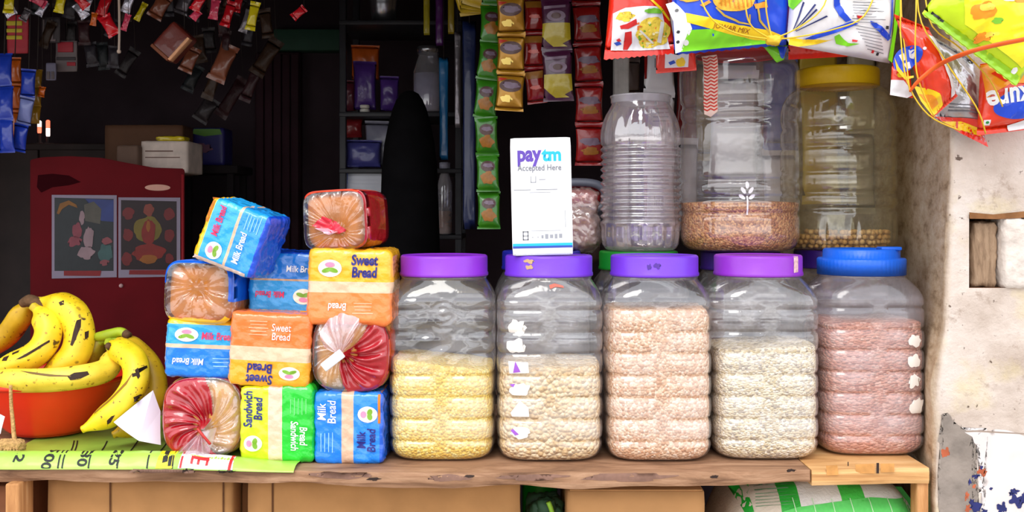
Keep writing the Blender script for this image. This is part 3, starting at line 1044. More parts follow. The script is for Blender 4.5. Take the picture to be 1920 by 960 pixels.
def yellow_jar():
    t = thing('grain_canister', 'round clear canister with yellow screw lid holding a few chickpeas', 'jar', (P(1571, 0, YY).x, YY, LT))
    s, s2 = sc(YY), sc(YY - .09)
    pr = [(86, 465), (95, 462), (102, 456), (105, 446), (105.5, 430), (105, 405), (104.5, 392), (101.5, 388), (101.5, 384), (104.5, 380), (105, 368), (104.5, 362), (101.5, 358), (101.5, 354), (104.5, 350), (105, 325), (104.5, 322), (102, 319), (102, 315), (104.5, 311), (105, 278), (104.5, 274), (102, 271), (102, 267),
          (104.5, 263), (105, 240), (103, 235), (101, 230), (103, 224), (104.5, 214), (104, 196), (101, 182), (95, 168), (86, 157), (76, 150), (70, 146), (70, 138)]
    q = [(r * s, (465 - y) * s2) for r, y in pr]
    def mod(th, z):
        f = math.sin(th)
        rib = math.exp(-((math.cos(th)) / .02) ** 2) * (.0025 if f < 0 and .07 < z < .18 else 0)
        fl = -.0022 * max(0, math.cos(12 * th)) ** 6 if .016 < z < .05 else 0
        fl2 = -.002 * max(0, math.cos(10 * th)) ** 6 if .235 < z < .262 else 0
        return rib + fl + fl2
    profile('jar_body', q, 180, clear('yellowish_plastic', (254, 250, 228), .10, .10, .09, .1, 40, (234, 224, 190), .9), t, mod, sub=2)
    zl = (465 - 148) * s2
    lr = 73 * s
    profile('lid', [(lr - .003, zl + .002), (lr, zl), (lr + .001, zl + .001), (lr + .001, zl + .030), (lr - .0005, zl + .033), (lr - .004, zl + .0345), (lr - .008, zl + .0345)], 140, L_YEL, t, lambda th, z: .0003 * math.cos(80 * th), cap0=False, cap1=True)
    # chickpeas
    bm = bmesh.new()
    rr = random.Random(4)
    placed = []
    RI = .0895
    for lay in range(4):
        z = .0062 + lay * .0088
        for k in range(900):
            a = rr.uniform(0, 2 * PI)
            rad = (RI * (1 if lay < 3 else 1)) * math.sqrt(rr.uniform(.0, 1)) if k > 240 else RI
            if lay == 0:
                rad *= .93
            x, y = rad * math.cos(a), rad * math.sin(a)
            if lay == 3 and nz((x, y, 0), 25, 4) < .05:
                continue
            if y > .03:
                continue
            if all((x - p[0]) ** 2 + (y - p[1]) ** 2 + (z - p[2]) ** 2 > .0086 ** 2 for p in placed[-420:]):
                placed.append((x, y, z))
    for (x, y, z) in placed:
        r0 = rr.uniform(.0041, .0049)
        mt = Matrix.Translation((x, y, z + rr.uniform(-.001, .001))) @ Euler((rr.random() * 6, rr.random() * 6, 0)).to_matrix().to_4x4() @ Matrix.Diagonal((r0, r0 * 1.12, r0 * .95, 1))
        bmesh.ops.create_icosphere(bm, subdivisions=2, radius=1, matrix=mt)
    for f in bm.faces:
        f.smooth = True
    o = from_bm('chickpeas', bm, grain('chickpea_mat', [(226, 180, 120), (234, 194, 140), (214, 164, 104)], .012, .1))
    o.location = t.location
    tag(o, 'loose chickpeas at the bottom of the yellow-lidded canister', 'chickpeas', None, 'stuff')
yellow_jar()
# ================================================================ printed plastic sheet on the counter
SH = thing('plastic_sheet', 'yellow-green printed plastic sheet folded over the counter edge under the fruit', 'plastic sheet', P(270, 872, FY) * 1.0)
SH.location = (P(250, 0, FY).x, FY, 0)
def sheet():
    x0, x1 = P(-60, 0, FY).x, P(548, 0, FY).x
    bx = SH.location.x
    # path: from deep on the counter to the edge and down over it
    path = [(.36, .0015), (.30, .002), (.24, .002), (.18, .0022), (.12, .0025), (.06, .003), (.02, .004), (.0, .006), (-.012, .010), (-.024, .0165), (-.033, .0205), (-.040, .021), (-.048, .0185), (-.055, .0125), (-.0600, .006), (-.0630, .002), (-.0635, -.001)]
    nx = 120
    verts, faces = [], []
    for i in range(nx + 1):
        x = x0 + (x1 - x0) * i / nx
        t = i / nx
        for j, (y, z) in enumerate(path):
            k = smooth01(.66, .72, t) * .25 + smooth01(.72, 1.0, t) * .45
            e = edge_dy(x * 1200 + 960)
            zz = z * (1 - k) if z > 0 else z
            w_ = nz((x, y, 0), 14, 2) * .0022 + ridged((x, y * .6, 0), 26, 3) * .0012
            if j < 9:
                zz += max(0, w_) + .0012
            else:
                zz += (nz((x, 0, 0), 11, 4) * .0018 + ridged((x, 0, 0), 23, 6) * .0010 - .0006) * (1 if zz > .002 else 0)
            yy = y + (e + .0005 if y < .0 else e * max(0, 1 - y / .05) if y < .05 else 0)
            if j >= 12:
                yy += nz((x, z * 3, 0), 18, 5) * .0012 - .001
            xx = x
            if t > .93 and j < 8:
                yy = min(yy, .34 * (1 - (t - .93) / .07) + .0)
                yy = max(yy, -.01 + e)
            verts.append((xx - bx, yy - FY, zz))
    n = len(path)
    for i in range(nx):
        for j in range(n - 1):
            faces.append((i * n + j, (i + 1) * n + j, (i + 1) * n + j + 1, i * n + j + 1))
    o = mesh('sheet', verts, faces, film('sheet_green', (164, 208, 80), .35, .2, 40, .2, .10), SH)
    return o
sheet_o = sheet()
SB = bvh_of(sheet_o)
def sheet_pt(x, v, off):
    """v = 0 at the crest of the fold, negative deeper in on the counter, positive down the front (metres)"""
    e = edge_dy((x + SH.location.x) * 1200 + 960)
    if v <= 0:
        yl = -.040 + e - v
        h = SB.ray_cast(Vector((x, yl - FY, 1)), Vector((0, 0, -1)))
        return Vector((x, yl - FY, (h[0].z if h[0] else .008) + off))
    h0 = SB.ray_cast(Vector((x, -.040 + e - FY, 1)), Vector((0, 0, -1)))
    zc = h0[0].z if h0[0] else .02
    h = SB.ray_cast(Vector((x, -1, max(.0006, zc - v))), Vector((0, 1, 0)))
    return Vector((x, (h[0].y if h[0] else 0) - off, max(.0006, zc - v)))
def sheet_mark(name, polys, mat, off=.0006, res=.005):
    bm = bmesh.new()
    s = sc(FY)
    for po in polys:
        bm.faces.new([bm.verts.new(((x - 960) * s - SH.location.x, v, 0)) for x, v in po])
    refine(bm, res)
    for q in bm.verts:
        q.co = sheet_pt(q.co.x, q.co.y, off)
    bmesh.ops.recalc_face_normals(bm, faces=bm.faces)
    return from_bm(name, bm, mat, SH)
INK = M('black_ink', (24, 26, 20), .6)
def arc_line(x0, x1, bend, wd=3.0):
    a, b = [], []
    for k in range(9):
        t = k / 8
        v = -.15 + .172 * t
        x = x0 + (x1 - x0) * (1 - t) ** 1.6 * 1.0 + bend * t * (1 - t)
        a.append((x, v))
        b.append((x + wd, v))
    return a + b[::-1]
for (x1, x0) in [(30, 92), (37, 100), (100, 150), (165, 205), (230, 262), (280, 310)]:
    sheet_mark('printed_line', [arc_line(x0, x1, -14)], INK)
def sheet_text(s, px, v, size, rot):
    bm = text_bm(s, size, rot, 0, .0006)
    for q in bm.verts:
        q.co = Vector((q.co.x + P(px, 0, FY).x - SH.location.x, -(v) + q.co.z, 0))
    refine(bm, .004)
    for q in bm.verts:
        q.co = sheet_pt(q.co.x, -q.co.y, .0007)
    return from_bm('numerals', bm, INK, SH)
for s_, px in (('2', 12), ('500', 70), ('30', 136), ('25', 197)):
    sheet_text(s_, px, .0070, .021, R(-95))
sheet_mark('yellow_panel', [[(281, -.012), (312, -.012), (312, .021), (279, .021)]], M('yellow_print', (246, 226, 20), .4), .0005)
sheet_mark('black_print', [[(288, -.004), (296, -.006), (300, .010), (290, .012)], [(300, .004), (307, .002), (308, .016), (302, .016)]], INK, .001)
sheet_mark('white_band', [[(326, -.02), (425, -.02), (430, .017), (322, .020)]], M('white_print', (236, 236, 236), .4), .0005)
RP = M('red_print', (214, 30, 34), .45)
sheet_mark('red_stripe', [[(325, -.02), (329, -.02), (329, .019), (325, .019)]], RP, .001)
sheet_mark('red_stripe', [[(420, -.02), (426, -.02), (426, .015), (420, .015)]], RP, .001)
sheet_mark('red_letter', [[(345, .003), (381, .001), (381, .0045), (345, .0065)], [(345, .003), (350, .003), (350, .013), (345, .013)], [(358, .003), (363, .003), (363, .0115), (358, .012)], [(375, .002), (380, .002), (380, .0105), (375, .011)]], RP, .001)

# ================================================================ bowl of bananas
BY = .215
BX = P(95, 0, BY).x
bowl = thing('plastic_basin', 'orange-red plastic basin heaped with bananas', 'basin', (BX, BY, .0095))
RM = M('red_plastic', (238, 52, 22), .32, .5, .05, 12, .05, 30)
bp_ = [(.058, .0), (.066, .001), (.073, .006), (.092, .030), (.112, .056), (.126, .078), (.132, .088), (.139, .0895), (.142, .092), (.142, .097), (.139, .0985), (.134, .0965), (.130, .090), (.122, .076), (.108, .056), (.088, .032), (.068, .010), (.055, .006)]
profile('basin_wall', bp_, 120, RM, bowl, sub=3, cap1=True)
profile('foot_ring', [(.060, -.001), (.064, -.0015), (.067, .001)], 80, RM, bowl, cap0=False)

# bananas
def banana_mat(name, base, seed, spots=.6):
    m, nt, out = new_mat(name)
    b = nd(nt, 'ShaderNodeBsdfPrincipled', Roughness=.45)
    co_ = objco(nt)
    mp = nd(nt, 'ShaderNodeMapping')
    mp.inputs['Location'].default_value = (seed * 1.7, seed * .9, seed * 2.3)
    nt.links.new(co_, mp.inputs['Vector'])
    def nr(scale, stops, detail=3, rough=.5):
        n = nd(nt, 'ShaderNodeTexNoise', Scale=scale, Detail=detail, Roughness=rough)
        nt.links.new(mp.outputs[0], n.inputs['Vector'])
        r = ramp(nt, stops)
        nt.links.new(n.outputs[0], r.inputs[0])
        return r.outputs[0]
    g = lambda v: (v, v, v, 1)
    lo, hi = tuple(max(0, c - 26) for c in base), tuple(min(255, c + 8) for c in base)
    prev = nr(22, [(.3, lin(lo)), (.65, lin(hi))])
    for scale, a, c_, col, amt in ((150, .66, .70, (112, 70, 14), .9), (34, .70 - spots * .03, .74 - spots * .03, (64, 34, 20), .95), (60, .66, .72, (150, 104, 24), .7)):
        mx = nd(nt, 'ShaderNodeMix', data_type='RGBA')
        nt.links.new(nr(scale, [(a, g(0)), (c_, g(amt))], 2), mx.inputs[0])
        nt.links.new(prev, mx.inputs[6])
        mx.inputs[7].default_value = lin(col)
        prev = mx.outputs[2]
    nt.links.new(prev, b.inputs['Base Color'])
    nt.links.new(b.outputs[0], out.inputs[0])
    return m
TIP = M('banana_tip', (70, 48, 30), .8, .2, .3, 90)
STEM_G = M('banana_stem_green', (150, 168, 30), .5, .4, .15, 40)
STEM_Y = M('banana_stem', (206, 178, 40), .55, .4, .2, 50)
CROWN = M('banana_crown', (92, 66, 44), .85, .2, .35, 90, .5, 120)
def banana(parent, pts, r, mat, stem=STEM_Y, stem_t=.12, name='banana'):
    """pts: (px, py, Y) from the stem end to the blossom end"""
    o = parent.location
    w_ = [P(*p) - o for p in pts]
    n = len(w_)
    res = 8
    N = (n - 1) * res
    rad = [1.0] * n
    p2, _ = resample(w_, rad, res)
    rr = []
    for i in range(len(p2)):
        t = i / (len(p2) - 1)
        a = .36 + .64 * smooth01(stem_t * .6, stem_t * 2.3, t)
        b = 1 - .72 * smooth01(.80, .985, t) ** 1.5
        rr.append(r * a * b)
    q = tube(name, p2, rr, [mat, stem, TIP], parent, 15, lobes=5, lobe=.055,
             fmatfn=lambda t: 2 if t > .985 else (1 if t < stem_t * .75 else 0))
    return q
def bruise(parent, ban, polys, mat):
    b = bvh_of(ban)
    o = parent.location
    for po, Y in polys:
        decal('bruise', [[((P(x, y, Y) - o).x, (P(x, y, Y) - o).z) for x, y in po]], b, mat, ban, .0006, .004, -.05)
BM1 = banana_mat('banana_skin_a', (246, 208, 40), 1, .8)
BM2 = banana_mat('banana_skin_b', (244, 206, 34), 2, 1.0)
BM3 = banana_mat('banana_skin_c', (244, 214, 70), 3, .5)
BM4 = banana_mat('banana_skin_d', (246, 210, 30), 4, 1.0)
BM5 = banana_mat('banana_skin_e', (206, 164, 24), 5, 1.3)
BR = M('bruise_brown', (52, 30, 18), .6, .3, .3, 90)
bunch = thing('banana_bunch', 'bunch of spotted bananas heaped in the middle of the basin, crown upward', 'bananas', P(40, 705, .16))
b1 = banana(bunch, [(62, 574, .20), (80, 592, .19), (92, 622, .175), (78, 655, .155), (40, 680, .15), (-30, 700, .15)], .0225, BM1)
b2 = banana(bunch, [(66, 566, .215), (100, 570, .21), (140, 592, .195), (150, 640, .18), (128, 682, .165), (70, 712, .165)], .0255, BM2)
b3 = banana(bunch, [(60, 566, .225), (40, 590, .245), (10, 630, .26), (-40, 660, .26), (-70, 690, .25)], .021, BM5)
tube('crown', [P(40, 570, .215) - bunch.location, P(55, 564, .213) - bunch.location, P(70, 569, .209) - bunch.location, P(84, 580, .203) - bunch.location], [.007, .0115, .0105, .006], CROWN, bunch, 12, res=4)
bruise(bunch, b2, [([(146, 600), (152, 598), (154, 612), (150, 632), (145, 646), (140, 644), (142, 622)], .17), ([(161, 622), (166, 620), (167, 632), (163, 636)], .17), ([(110, 567), (118, 563), (122, 570), (114, 573)], .18)], BR)
bruise(bunch, b1, [([(90, 638), (91, 642), (72, 656), (56, 666), (44, 671), (36, 672), (50, 664), (70, 652)], .14), ([(6, 670), (18, 666), (17, 675), (5, 676)], .14), ([(22, 662), (36, 656), (36, 660), (24, 665)], .14)], BR)
lone = thing('banana', 'single banana lying along the basin front rim under the bunch', 'banana', P(110, 715, .10))
b4 = banana(lone, [(206, 652, .175), (212, 672, .155), (196, 694, .125), (150, 706, .092), (90, 712, .082), (20, 712, .088), (-40, 706, .105)], .0195, BM3, STEM_G, .08)
bruise(lone, b4, [([(142, 700), (152, 694), (172, 693), (176, 699), (162, 706), (148, 707)], .10)], BR)
bruise(lone, b4, [([(40, 694), (70, 696), (108, 700), (140, 702), (138, 704), (100, 703), (66, 699)], .08)], M('edge_brown', (110, 78, 20), .6))
bunch2 = thing('banana_bunch', 'drooping bunch of bananas hanging over the basin rim beside the white paper', 'bananas', P(200, 818, .08))
c1 = banana(bunch2, [(203, 641, .16), (224, 655, .135), (254, 680, .105), (252, 724, .08), (215, 772, .06), (154, 806, .05)], .0215, BM4, STEM_G, .1)
c2 = banana(bunch2, [(206, 636, .175), (240, 650, .165), (280, 690, .145), (290, 740, .125), (262, 790, .105), (212, 816, .095)], .021, BM5, STEM_G, .1)
c3 = banana(bunch2, [(196, 636, .185), (178, 650, .195), (172, 672, .20), (150, 690, .205), (110, 706, .215)], .019, banana_mat('banana_skin_f', (150, 134, 24), 6, .9), STEM_G, .1)
tube('crown', [P(182, 632, .185) - bunch2.location, P(204, 628, .176) - bunch2.location, P(226, 622, .168) - bunch2.location, P(238, 628, .162) - bunch2.location], [.008, .010, .008, .0065], [STEM_G], bunch2, 12, res=4)
tube('stalk_end', [P(234, 625, .160) - bunch2.location, P(243, 630, .156) - bunch2.location], [.0072, .006], CROWN, bunch2, 10)
tube('stalk_end', [P(203, 648, .125) - bunch2.location, P(206, 652, .118) - bunch2.location], [.006, .005], CROWN, bunch2, 10)
bruise(bunch2, c1, [([(214, 778), (220, 776), (212, 790), (206, 794), (206, 786)], .05), ([(252, 744), (266, 738), (268, 744), (256, 754)], .06), ([(244, 702), (252, 700), (254, 706), (246, 708)], .06), ([(268, 688), (276, 682), (280, 698), (276, 704)], .07)], BR)
bruise(bunch2, c1, [([(242, 700), (234, 722), (204, 754), (178, 776), (176, 774), (204, 748), (232, 716)], .05)], M('ridge_brown', (140, 98, 18), .6))
# twine hanging from the rim with a knot, paper scraps
tw = thing('twine', 'frayed jute twine hanging over the basin front down to a knot', 'twine', P(22, 845, .045))
TW = M('jute', (190, 150, 96), .9, .2, .3, 200, .8, 300)
F_ = lambda *p: P(*p) - tw.location
tube('cord', [F_(20, 722, .062), F_(21, 760, .058), F_(24, 790, .05), F_(26, 815, .042), F_(30, 838, .03)], [.0028, .003, .0034, .0036, .004], TW, tw, 8, res=5, lobes=2, lobe=.2)
rbox('knot', .034, .022, .016, .008, 12, TW, tw, .004, 90, 3, lambda p: p + F_(16, 849, .020))
for k in range(6):
    tube('frayed_end', [F_(6 + k * 5, 836, .024), F_(2 + k * 6, 843 + k % 3 * 2, .016), F_(-3 + k * 7, 846 + k % 2 * 3, .010)], [.0016, .0013, .0006], TW, tw, 6, res=3)
PAP = M('white_paper', (220, 210, 222), .7, .3, .03, 20)
def paper(name, label, pts, curl=.006):
    t = thing(name, label, 'paper', P(*pts[0]))
    w_ = [P(*p) - t.location for p in pts]
    bm = bmesh.new()
    bm.faces.new([bm.verts.new(v) for v in w_])
    refine(bm, .012)
    c = sum(w_, Vector()) / len(w_)
    for v in bm.verts:
        d = (v.co - c).length
        v.co.y -= curl * (1 - min(1, d / .05) ** 2) + nz(v.co, 20, 2) * .002
    o = from_bm('paper_sheet', bm, PAP, t)
    md = o.modifiers.new('thickness', 'SOLIDIFY')
    md.thickness = .0006
    return t
paper('paper_piece', 'white torn paper piece propped between the drooping bananas and red bread bag', [(213, 792, .035), (287, 732, .06), (302, 770, .055), (302, 834, .03), (262, 826, .015)])
paper('paper_piece', 'white paper scrap beside the twine on the red basin', [(-30, 770, .045), (0, 774, .05), (12, 780, .05), (4, 812, .045), (-30, 828, .03)])

# ================================================================ breads
CL = clear('bag_film', (255, 255, 255), .035, .10, .14, .9, 60, (240, 238, 240), 1.0)
CL2 = clear('bag_film_gathered', (255, 252, 252), .09, .14, .14, .8, 60, (240, 236, 240), 1.0)
CRUST = M('bread_crust', (198, 116, 32), .6, .4, .25, 28, .3, 50)
CRUMB = M('bread_crumb', (216, 160, 84), .8, .2, .14, 50, .4, 130)
def packet(label, x0, x1, y0, y1, Yf, d, mat, roll=0, yaw=0, r=.014, seed=1, wr=.0022, n=30, shape=None, group=None):
    s = sc(Yf)
    w_, h_ = (x1 - x0) * s, (y1 - y0) * s
    c = P((x0 + x1) / 2, (y0 + y1) / 2, Yf)
    rot = Euler((0, R(roll), R(yaw)))
    base = c + rot.to_matrix() @ Vector((0, 0, -h_ / 2))
    t = thing('bread_packet', label, 'bread', base, rot, group)
    body = rbox('wrapper', w_, d, h_, r, n, mat, t, wr, 42, seed, shape)
    t['w'], t['h'] = w_, h_
    del t['w'], t['h']
    return t, body, w_, h_, bvh_of(body)
W_ = M('print_white', (240, 240, 240), .4, .5, .02)
NAVY = M('print_navy', (32, 34, 120), .4, .5, .02)
PINK = M('print_pink', (226, 40, 92), .4, .5, .02)
LG_C = M('logo_cream', (244, 236, 214), .4, .5, .02)
LG_G = M('logo_green', (120, 168, 44), .4, .5, .05)
LG_P = M('logo_pink', (240, 140, 176), .4, .5, .02)
def logo(t, b, cx, cz, rx, rz, rot=0.0):
    decal('logo', [oval(cx, cz, rx, rz, rot)], b, LG_C, t, .0012, .0045)
    lg = [c for c in t.children if c.name.startswith('logo')][-1]
    ca, sa = math.cos(rot), math.sin(rot)
    T = lambda x, z: (cx + x * ca - z * sa, cz + x * sa + z * ca)
    a = T(0, rz * .42)
    decal('logo_crown', [oval(a[0], a[1], rx * .42, rz * .30, rot, 16)], b, LG_P, lg, .0020, .006)
    a = T(-rx * .28, -rz * .22)
    c_ = T(rx * .28, -rz * .22)
    decal('logo_leaves', [oval(a[0], a[1], rx * .42, rz * .26, rot + .3, 16), oval(c_[0], c_[1], rx * .42, rz * .26, rot - .3, 16)], b, LG_G, lg, .0020, .006)
def lines(t, b, cx, cz, w_, n, pitch, mat, rot=0.0, seed=1, th=.0012):
    """rows of print too small to read"""
    rr = random.Random(seed)
    ps = []
    ca, sa = math.cos(rot), math.sin(rot)
    for k in range(n):
        z = (n / 2 - k - .5) * pitch
        L = w_ * rr.uniform(.7, 1)
        ps.append([(cx + x * ca - q * sa, cz + x * sa + q * ca) for x, q in ((-L / 2, z - th / 2), (L / 2, z - th / 2), (L / 2, z + th / 2), (-L / 2, z + th / 2))])
    decal('small_print', ps, b, mat, t, .001, .008)
PALE = M('print_pale_blue', (150, 206, 240), .4, .5, .02)
PALEO = M('print_pale_peach', (250, 190, 150), .4, .5, .02)
PALEG = M('print_pale_green', (120, 232, 130), .4, .5, .02)
BREADC = (206, 164, 118)
# bottom row ---------------------------------------------------------------
# sandwich bread, standing on end
t, b_, w_, h_, bv = packet('lime and green sandwich bread packet standing on end in the bottom row', 449, 587, 724, 867, .0, .12,
    bands('sandwich_wrap', 'X', [-.0135, .0085], [(206, 222, 30), (226, 196, 168), (28, 196, 48)]), 0, 0, .009, 3)
lettering('Sandwich\nBread', -.036, .024 + h_ / 2, .0185, bv, NAVY, t, R(90), .15, .0004, width=.056)
logo(t, bv, -.036, .030, .0125, .0145, R(90))
lettering('Bread\nSandwich', .036, .042, .0165, bv, W_, t, R(-90), .15, .0003, width=.046)
lines(t, bv, .038, .088, .030, 4, .006, PALEG, R(-90), 3)
lines(t, bv, .026, .088, .030, 2, .006, PALEG, R(-90), 4)
# milk bread standing on end, bottom right
t, b_, w_, h_, bv = packet('blue milk bread packet standing on end beside the lentil jar', 588, 719, 737, 870.5, .0, .12,
    bands('milk_wrap_end', 'X', [-.0115, .0065, .0475], [(20, 126, 232), (214, 178, 150), (26, 132, 236), (20, 92, 210)]), 0, -2, .009, 5)
lettering('Milk\nBread', -.034, .082, .0185, bv, W_, t, R(90), .1, .0002, width=.036)
lines(t, bv, -.034, .034, .032, 4, .006, PALE, R(90), 5)
logo(t, bv, .030, .078, .0125, .0155, R(90))
lettering('Milk\nBread', .028, .038, .0185, bv, NAVY, t, R(90), .1, .0004, width=.036)
decal('clear_window', [[(.046, .064), (.050, .064), (.050, .112), (.046, .112)]], bv, CRUST, t, .0007)
# second row ---------------------------------------------------------------
t, b_, w_, h_, bv = packet('blue milk bread packet lying above the twisted red bag next to the bananas', 312, 440, 600, 709, .012, .115,
    bands('milk_wrap_side', 'Z', [.046, .053, .083], [(22, 126, 228), (222, 186, 156), (34, 162, 228), (246, 196, 30)]), 3, 6, .009, 7)
logo(t, bv, -.022, .068, .018, .011, 0)
lettering('Milk Bread', .026, .067, .016, bv, PINK, t, 0, .12, .0003, width=.050)
lettering('Milk Bread', -.018, .026, .014, bv, W_, t, PI, .12, .0002, width=.048)
lines(t, bv, .032, .026, .026, 3, .006, PALE, 0, 6)
t, b_, w_, h_, bv = packet('orange sweet bread packet turned upside down above the lime sandwich bread', 429, 580, 588, 726, .0, .12,
    bands('sweet_wrap_down', 'Z', [.040, .061], [(246, 166, 30), (226, 190, 156), (246, 122, 52)]), 3, 0, .009, 9)
lettering('Sweet\nBread', -.013, .020, .0205, bv, NAVY, t, PI, .1, .0006, width=.042)
logo(t, bv, .034, .023, .0165, .0105, PI)
lettering('Sweet\nBread', .018, .087, .0165, bv, W_, t, 0, .1, .0001, width=.030)
lines(t, bv, -.018, .092, .034, 5, .0052, PALEO, 0, 7)
# third row ----------------------------------------------------------------
t, b_, w_, h_, bv = packet('blue milk bread packet half hidden behind the upright sweet bread', 466, 590, 474, 592, .045, .11,
    bands('milk_wrap_back', 'Z', [.008, .055, .058, .100], [(240, 186, 30), (34, 156, 226), (206, 160, 120), (22, 122, 214), (16, 70, 190)]), 2, 0, .009, 11)
lettering('Milk Bread', .032, .076, .0145, bv, W_, t, 0, .1, .0002, width=.050)
lines(t, bv, -.030, .078, .026, 4, .0055, PALE, 0, 8)
lettering('Milk Bread', -.018, .034, .014, bv, PINK, t, PI, .1, .0003, width=.046)
logo(t, bv, .036, .032, .0165, .0125, PI)
t, b_, w_, h_, bv = packet('upright orange sweet bread packet with navy lettering under the topmost loaf', 577, 732, 468, 609, .0, .125,
    bands('sweet_wrap_up', 'Z', [.049, .066], [(248, 134, 64), (228, 192, 158), (248, 180, 36)]), 1, 0, .010, 13)
lettering('Sweet\nBread', .024, .092, .0225, bv, NAVY, t, 0, .1, .0008, width=.042)
logo(t, bv, -.030, .088, .0185, .0135, 0)
lettering('Bread', -.018, .028, .0165, bv, W_, t, PI, .1, .0002, width=.028)
lines(t, bv, .022, .026, .034, 4, .0052, PALEO, 0, 9)
# top tilted ---------------------------------------------------------------
t, b_, w_, h_, bv = packet('blue milk bread packet tilted on top of the clear-fronted loaf', 372, 496, 385, 507, -.035, .085,
    bands('milk_wrap_tilt', 'X', [-.043, .000, .004, .043], [(246, 192, 32), (40, 166, 232), (222, 182, 150), (34, 148, 226), (18, 76, 206)]), 20, -10, .009, 15)
lettering('Milk Bread', -.027, .068, .0155, bv, PINK, t, R(90), .1, .0004, width=.048)
logo(t, bv, -.020, .022, .0135, .0135, R(90))
lettering('Milk Bread', .018, .040, .0155, bv, W_, t, R(90), .1, .0003, width=.050)
lines(t, bv, .026, .082, .030, 5, .0052, PALE, R(90), 10)
decal('clear_window', [[(-.050, .060), (-.044, .060), (-.044, .098), (-.050, .098)]], bv, CRUST, t, .0007)
decal('silver_seal', [[(-.05, .0), (.04, .0), (.04, .006), (-.05, .006)]], bv, M('clear_seal', (226, 200, 190), .3, .5, .1), t, .0007)

# ---- loaves seen from their gathered ends
def gathered(label, cx, cy, hw, hh, Yf, d, G, sect, npl, tw, amp, mats, seed, n=3.4, roll=0, yaw=0, neck=.02, nin=4.0, inner=CRUMB):
    s = sc(Yf)
    a, b = hw * s, hh * s
    c = P(cx, cy, Yf)
    rot = Euler((0, R(roll), R(yaw)))
    base = c + rot.to_matrix() @ Vector((0, 0, -b))
    t = thing('bread_packet', label, 'bread', base, rot)
    NT, NR = 168, 34
    verts, faces, fm = [], [], []
    def O(th):
        cs, sn = math.cos(th), math.sin(th)
        k = (abs(cs) ** n + abs(sn) ** n) ** (-1 / n)
        return Vector((a * cs * k, 0, b * sn * k))
    gx, gz = G[0] * s, -G[1] * s
    rings = []
    for j in range(NR + 1):
        r = .03 + .97 * (j / NR) ** .85
        rings.append(('f', r))
    for y in (.014, .03, .05, d * .6, d * .85, d):
        rings.append(('s', y))
    for kind, v in rings:
        for k in range(NT):
            th = 2 * PI * k / NT
            o = O(th)
            if kind == 'f':
                p = Vector((gx, 0, gz)) * (1 - v) + o * v
                y = 0.0
                if v > .80:
                    q = (v - .80) / .20
                    y = .012 * (1 - math.sqrt(max(0, 1 - q * q)))
                    p = Vector((gx, 0, gz)) * (1 - v) + o * v
                y += .004 - neck * math.exp(-(v / .10) ** 2) + .007 * math.exp(-((v - .22) / .12) ** 2)
                wn = smooth01(.02, .2, v) * (1 - smooth01(.72, 1.0, v))
                ph = npl * th + tw * (1 - v) * 6 + 1.7 * nz((math.cos(th), math.sin(th), v * .6), 2.2, seed)
                y += amp * wn * (math.sin(ph) * .7 + math.sin(ph * 1.9 + seed) * .4) + amp * .5 * wn * nz((p.x, p.z, 0), 70, seed)
                verts.append(Vector((p.x, y, p.z + b)))
            else:
                e = 1 + .02 * nz((math.cos(th) * 2, math.sin(th) * 2, v * 20), 1.3, seed)
                e *= (1 - .03 * smooth01(d * .7, d, v))
                verts.append(Vector((o.x * e, v, o.z * e + b)))
    nr = len(rings)
    for j in range(nr - 1):
        for k in range(NT):
            k2 = (k + 1) % NT
            faces.append((j * NT + k, j * NT + k2, (j + 1) * NT + k2, (j + 1) * NT + k))
            th = 2 * PI * (k + .5) / NT
            v = rings[j][1] if rings[j][0] == 'f' else 1.5
            fm.append(sect(th + tw * (1 - min(v, 1)) * .55, v))
    faces.append(tuple(range(NT)))
    fm.append(fm[0])
    faces.append(tuple((nr - 1) * NT + k for k in range(NT)))
    fm.append(sect(0, 2))
    w = mesh('wrapper', verts, faces, mats, t, True, fm)
    rbox('loaf', a * 1.88, d * .86, b * 1.88, min(a, b) * .42, 16, [inner], t, .0012, 30, seed, lambda p: p + Vector((0, .0125, b * .06)))
    return t, w, (gx, gz + b), s
REDF = film('red_film', (168, 14, 30), .16, .5, 60, 1.0, .1)
ORF = film('orange_film', (240, 84, 36), .25, .3, 50, .5, .1)
BLUF = film('blue_film', (18, 96, 220), .25, .3, 50, .5, .1)
YELF = film('yellow_film', (244, 190, 30), .3, .3, 50, .4, .1)
DRED = film('deep_red_film', (150, 24, 30), .3, .3, 50, .4, .1)
def deg(th):
    return math.degrees(th) % 360
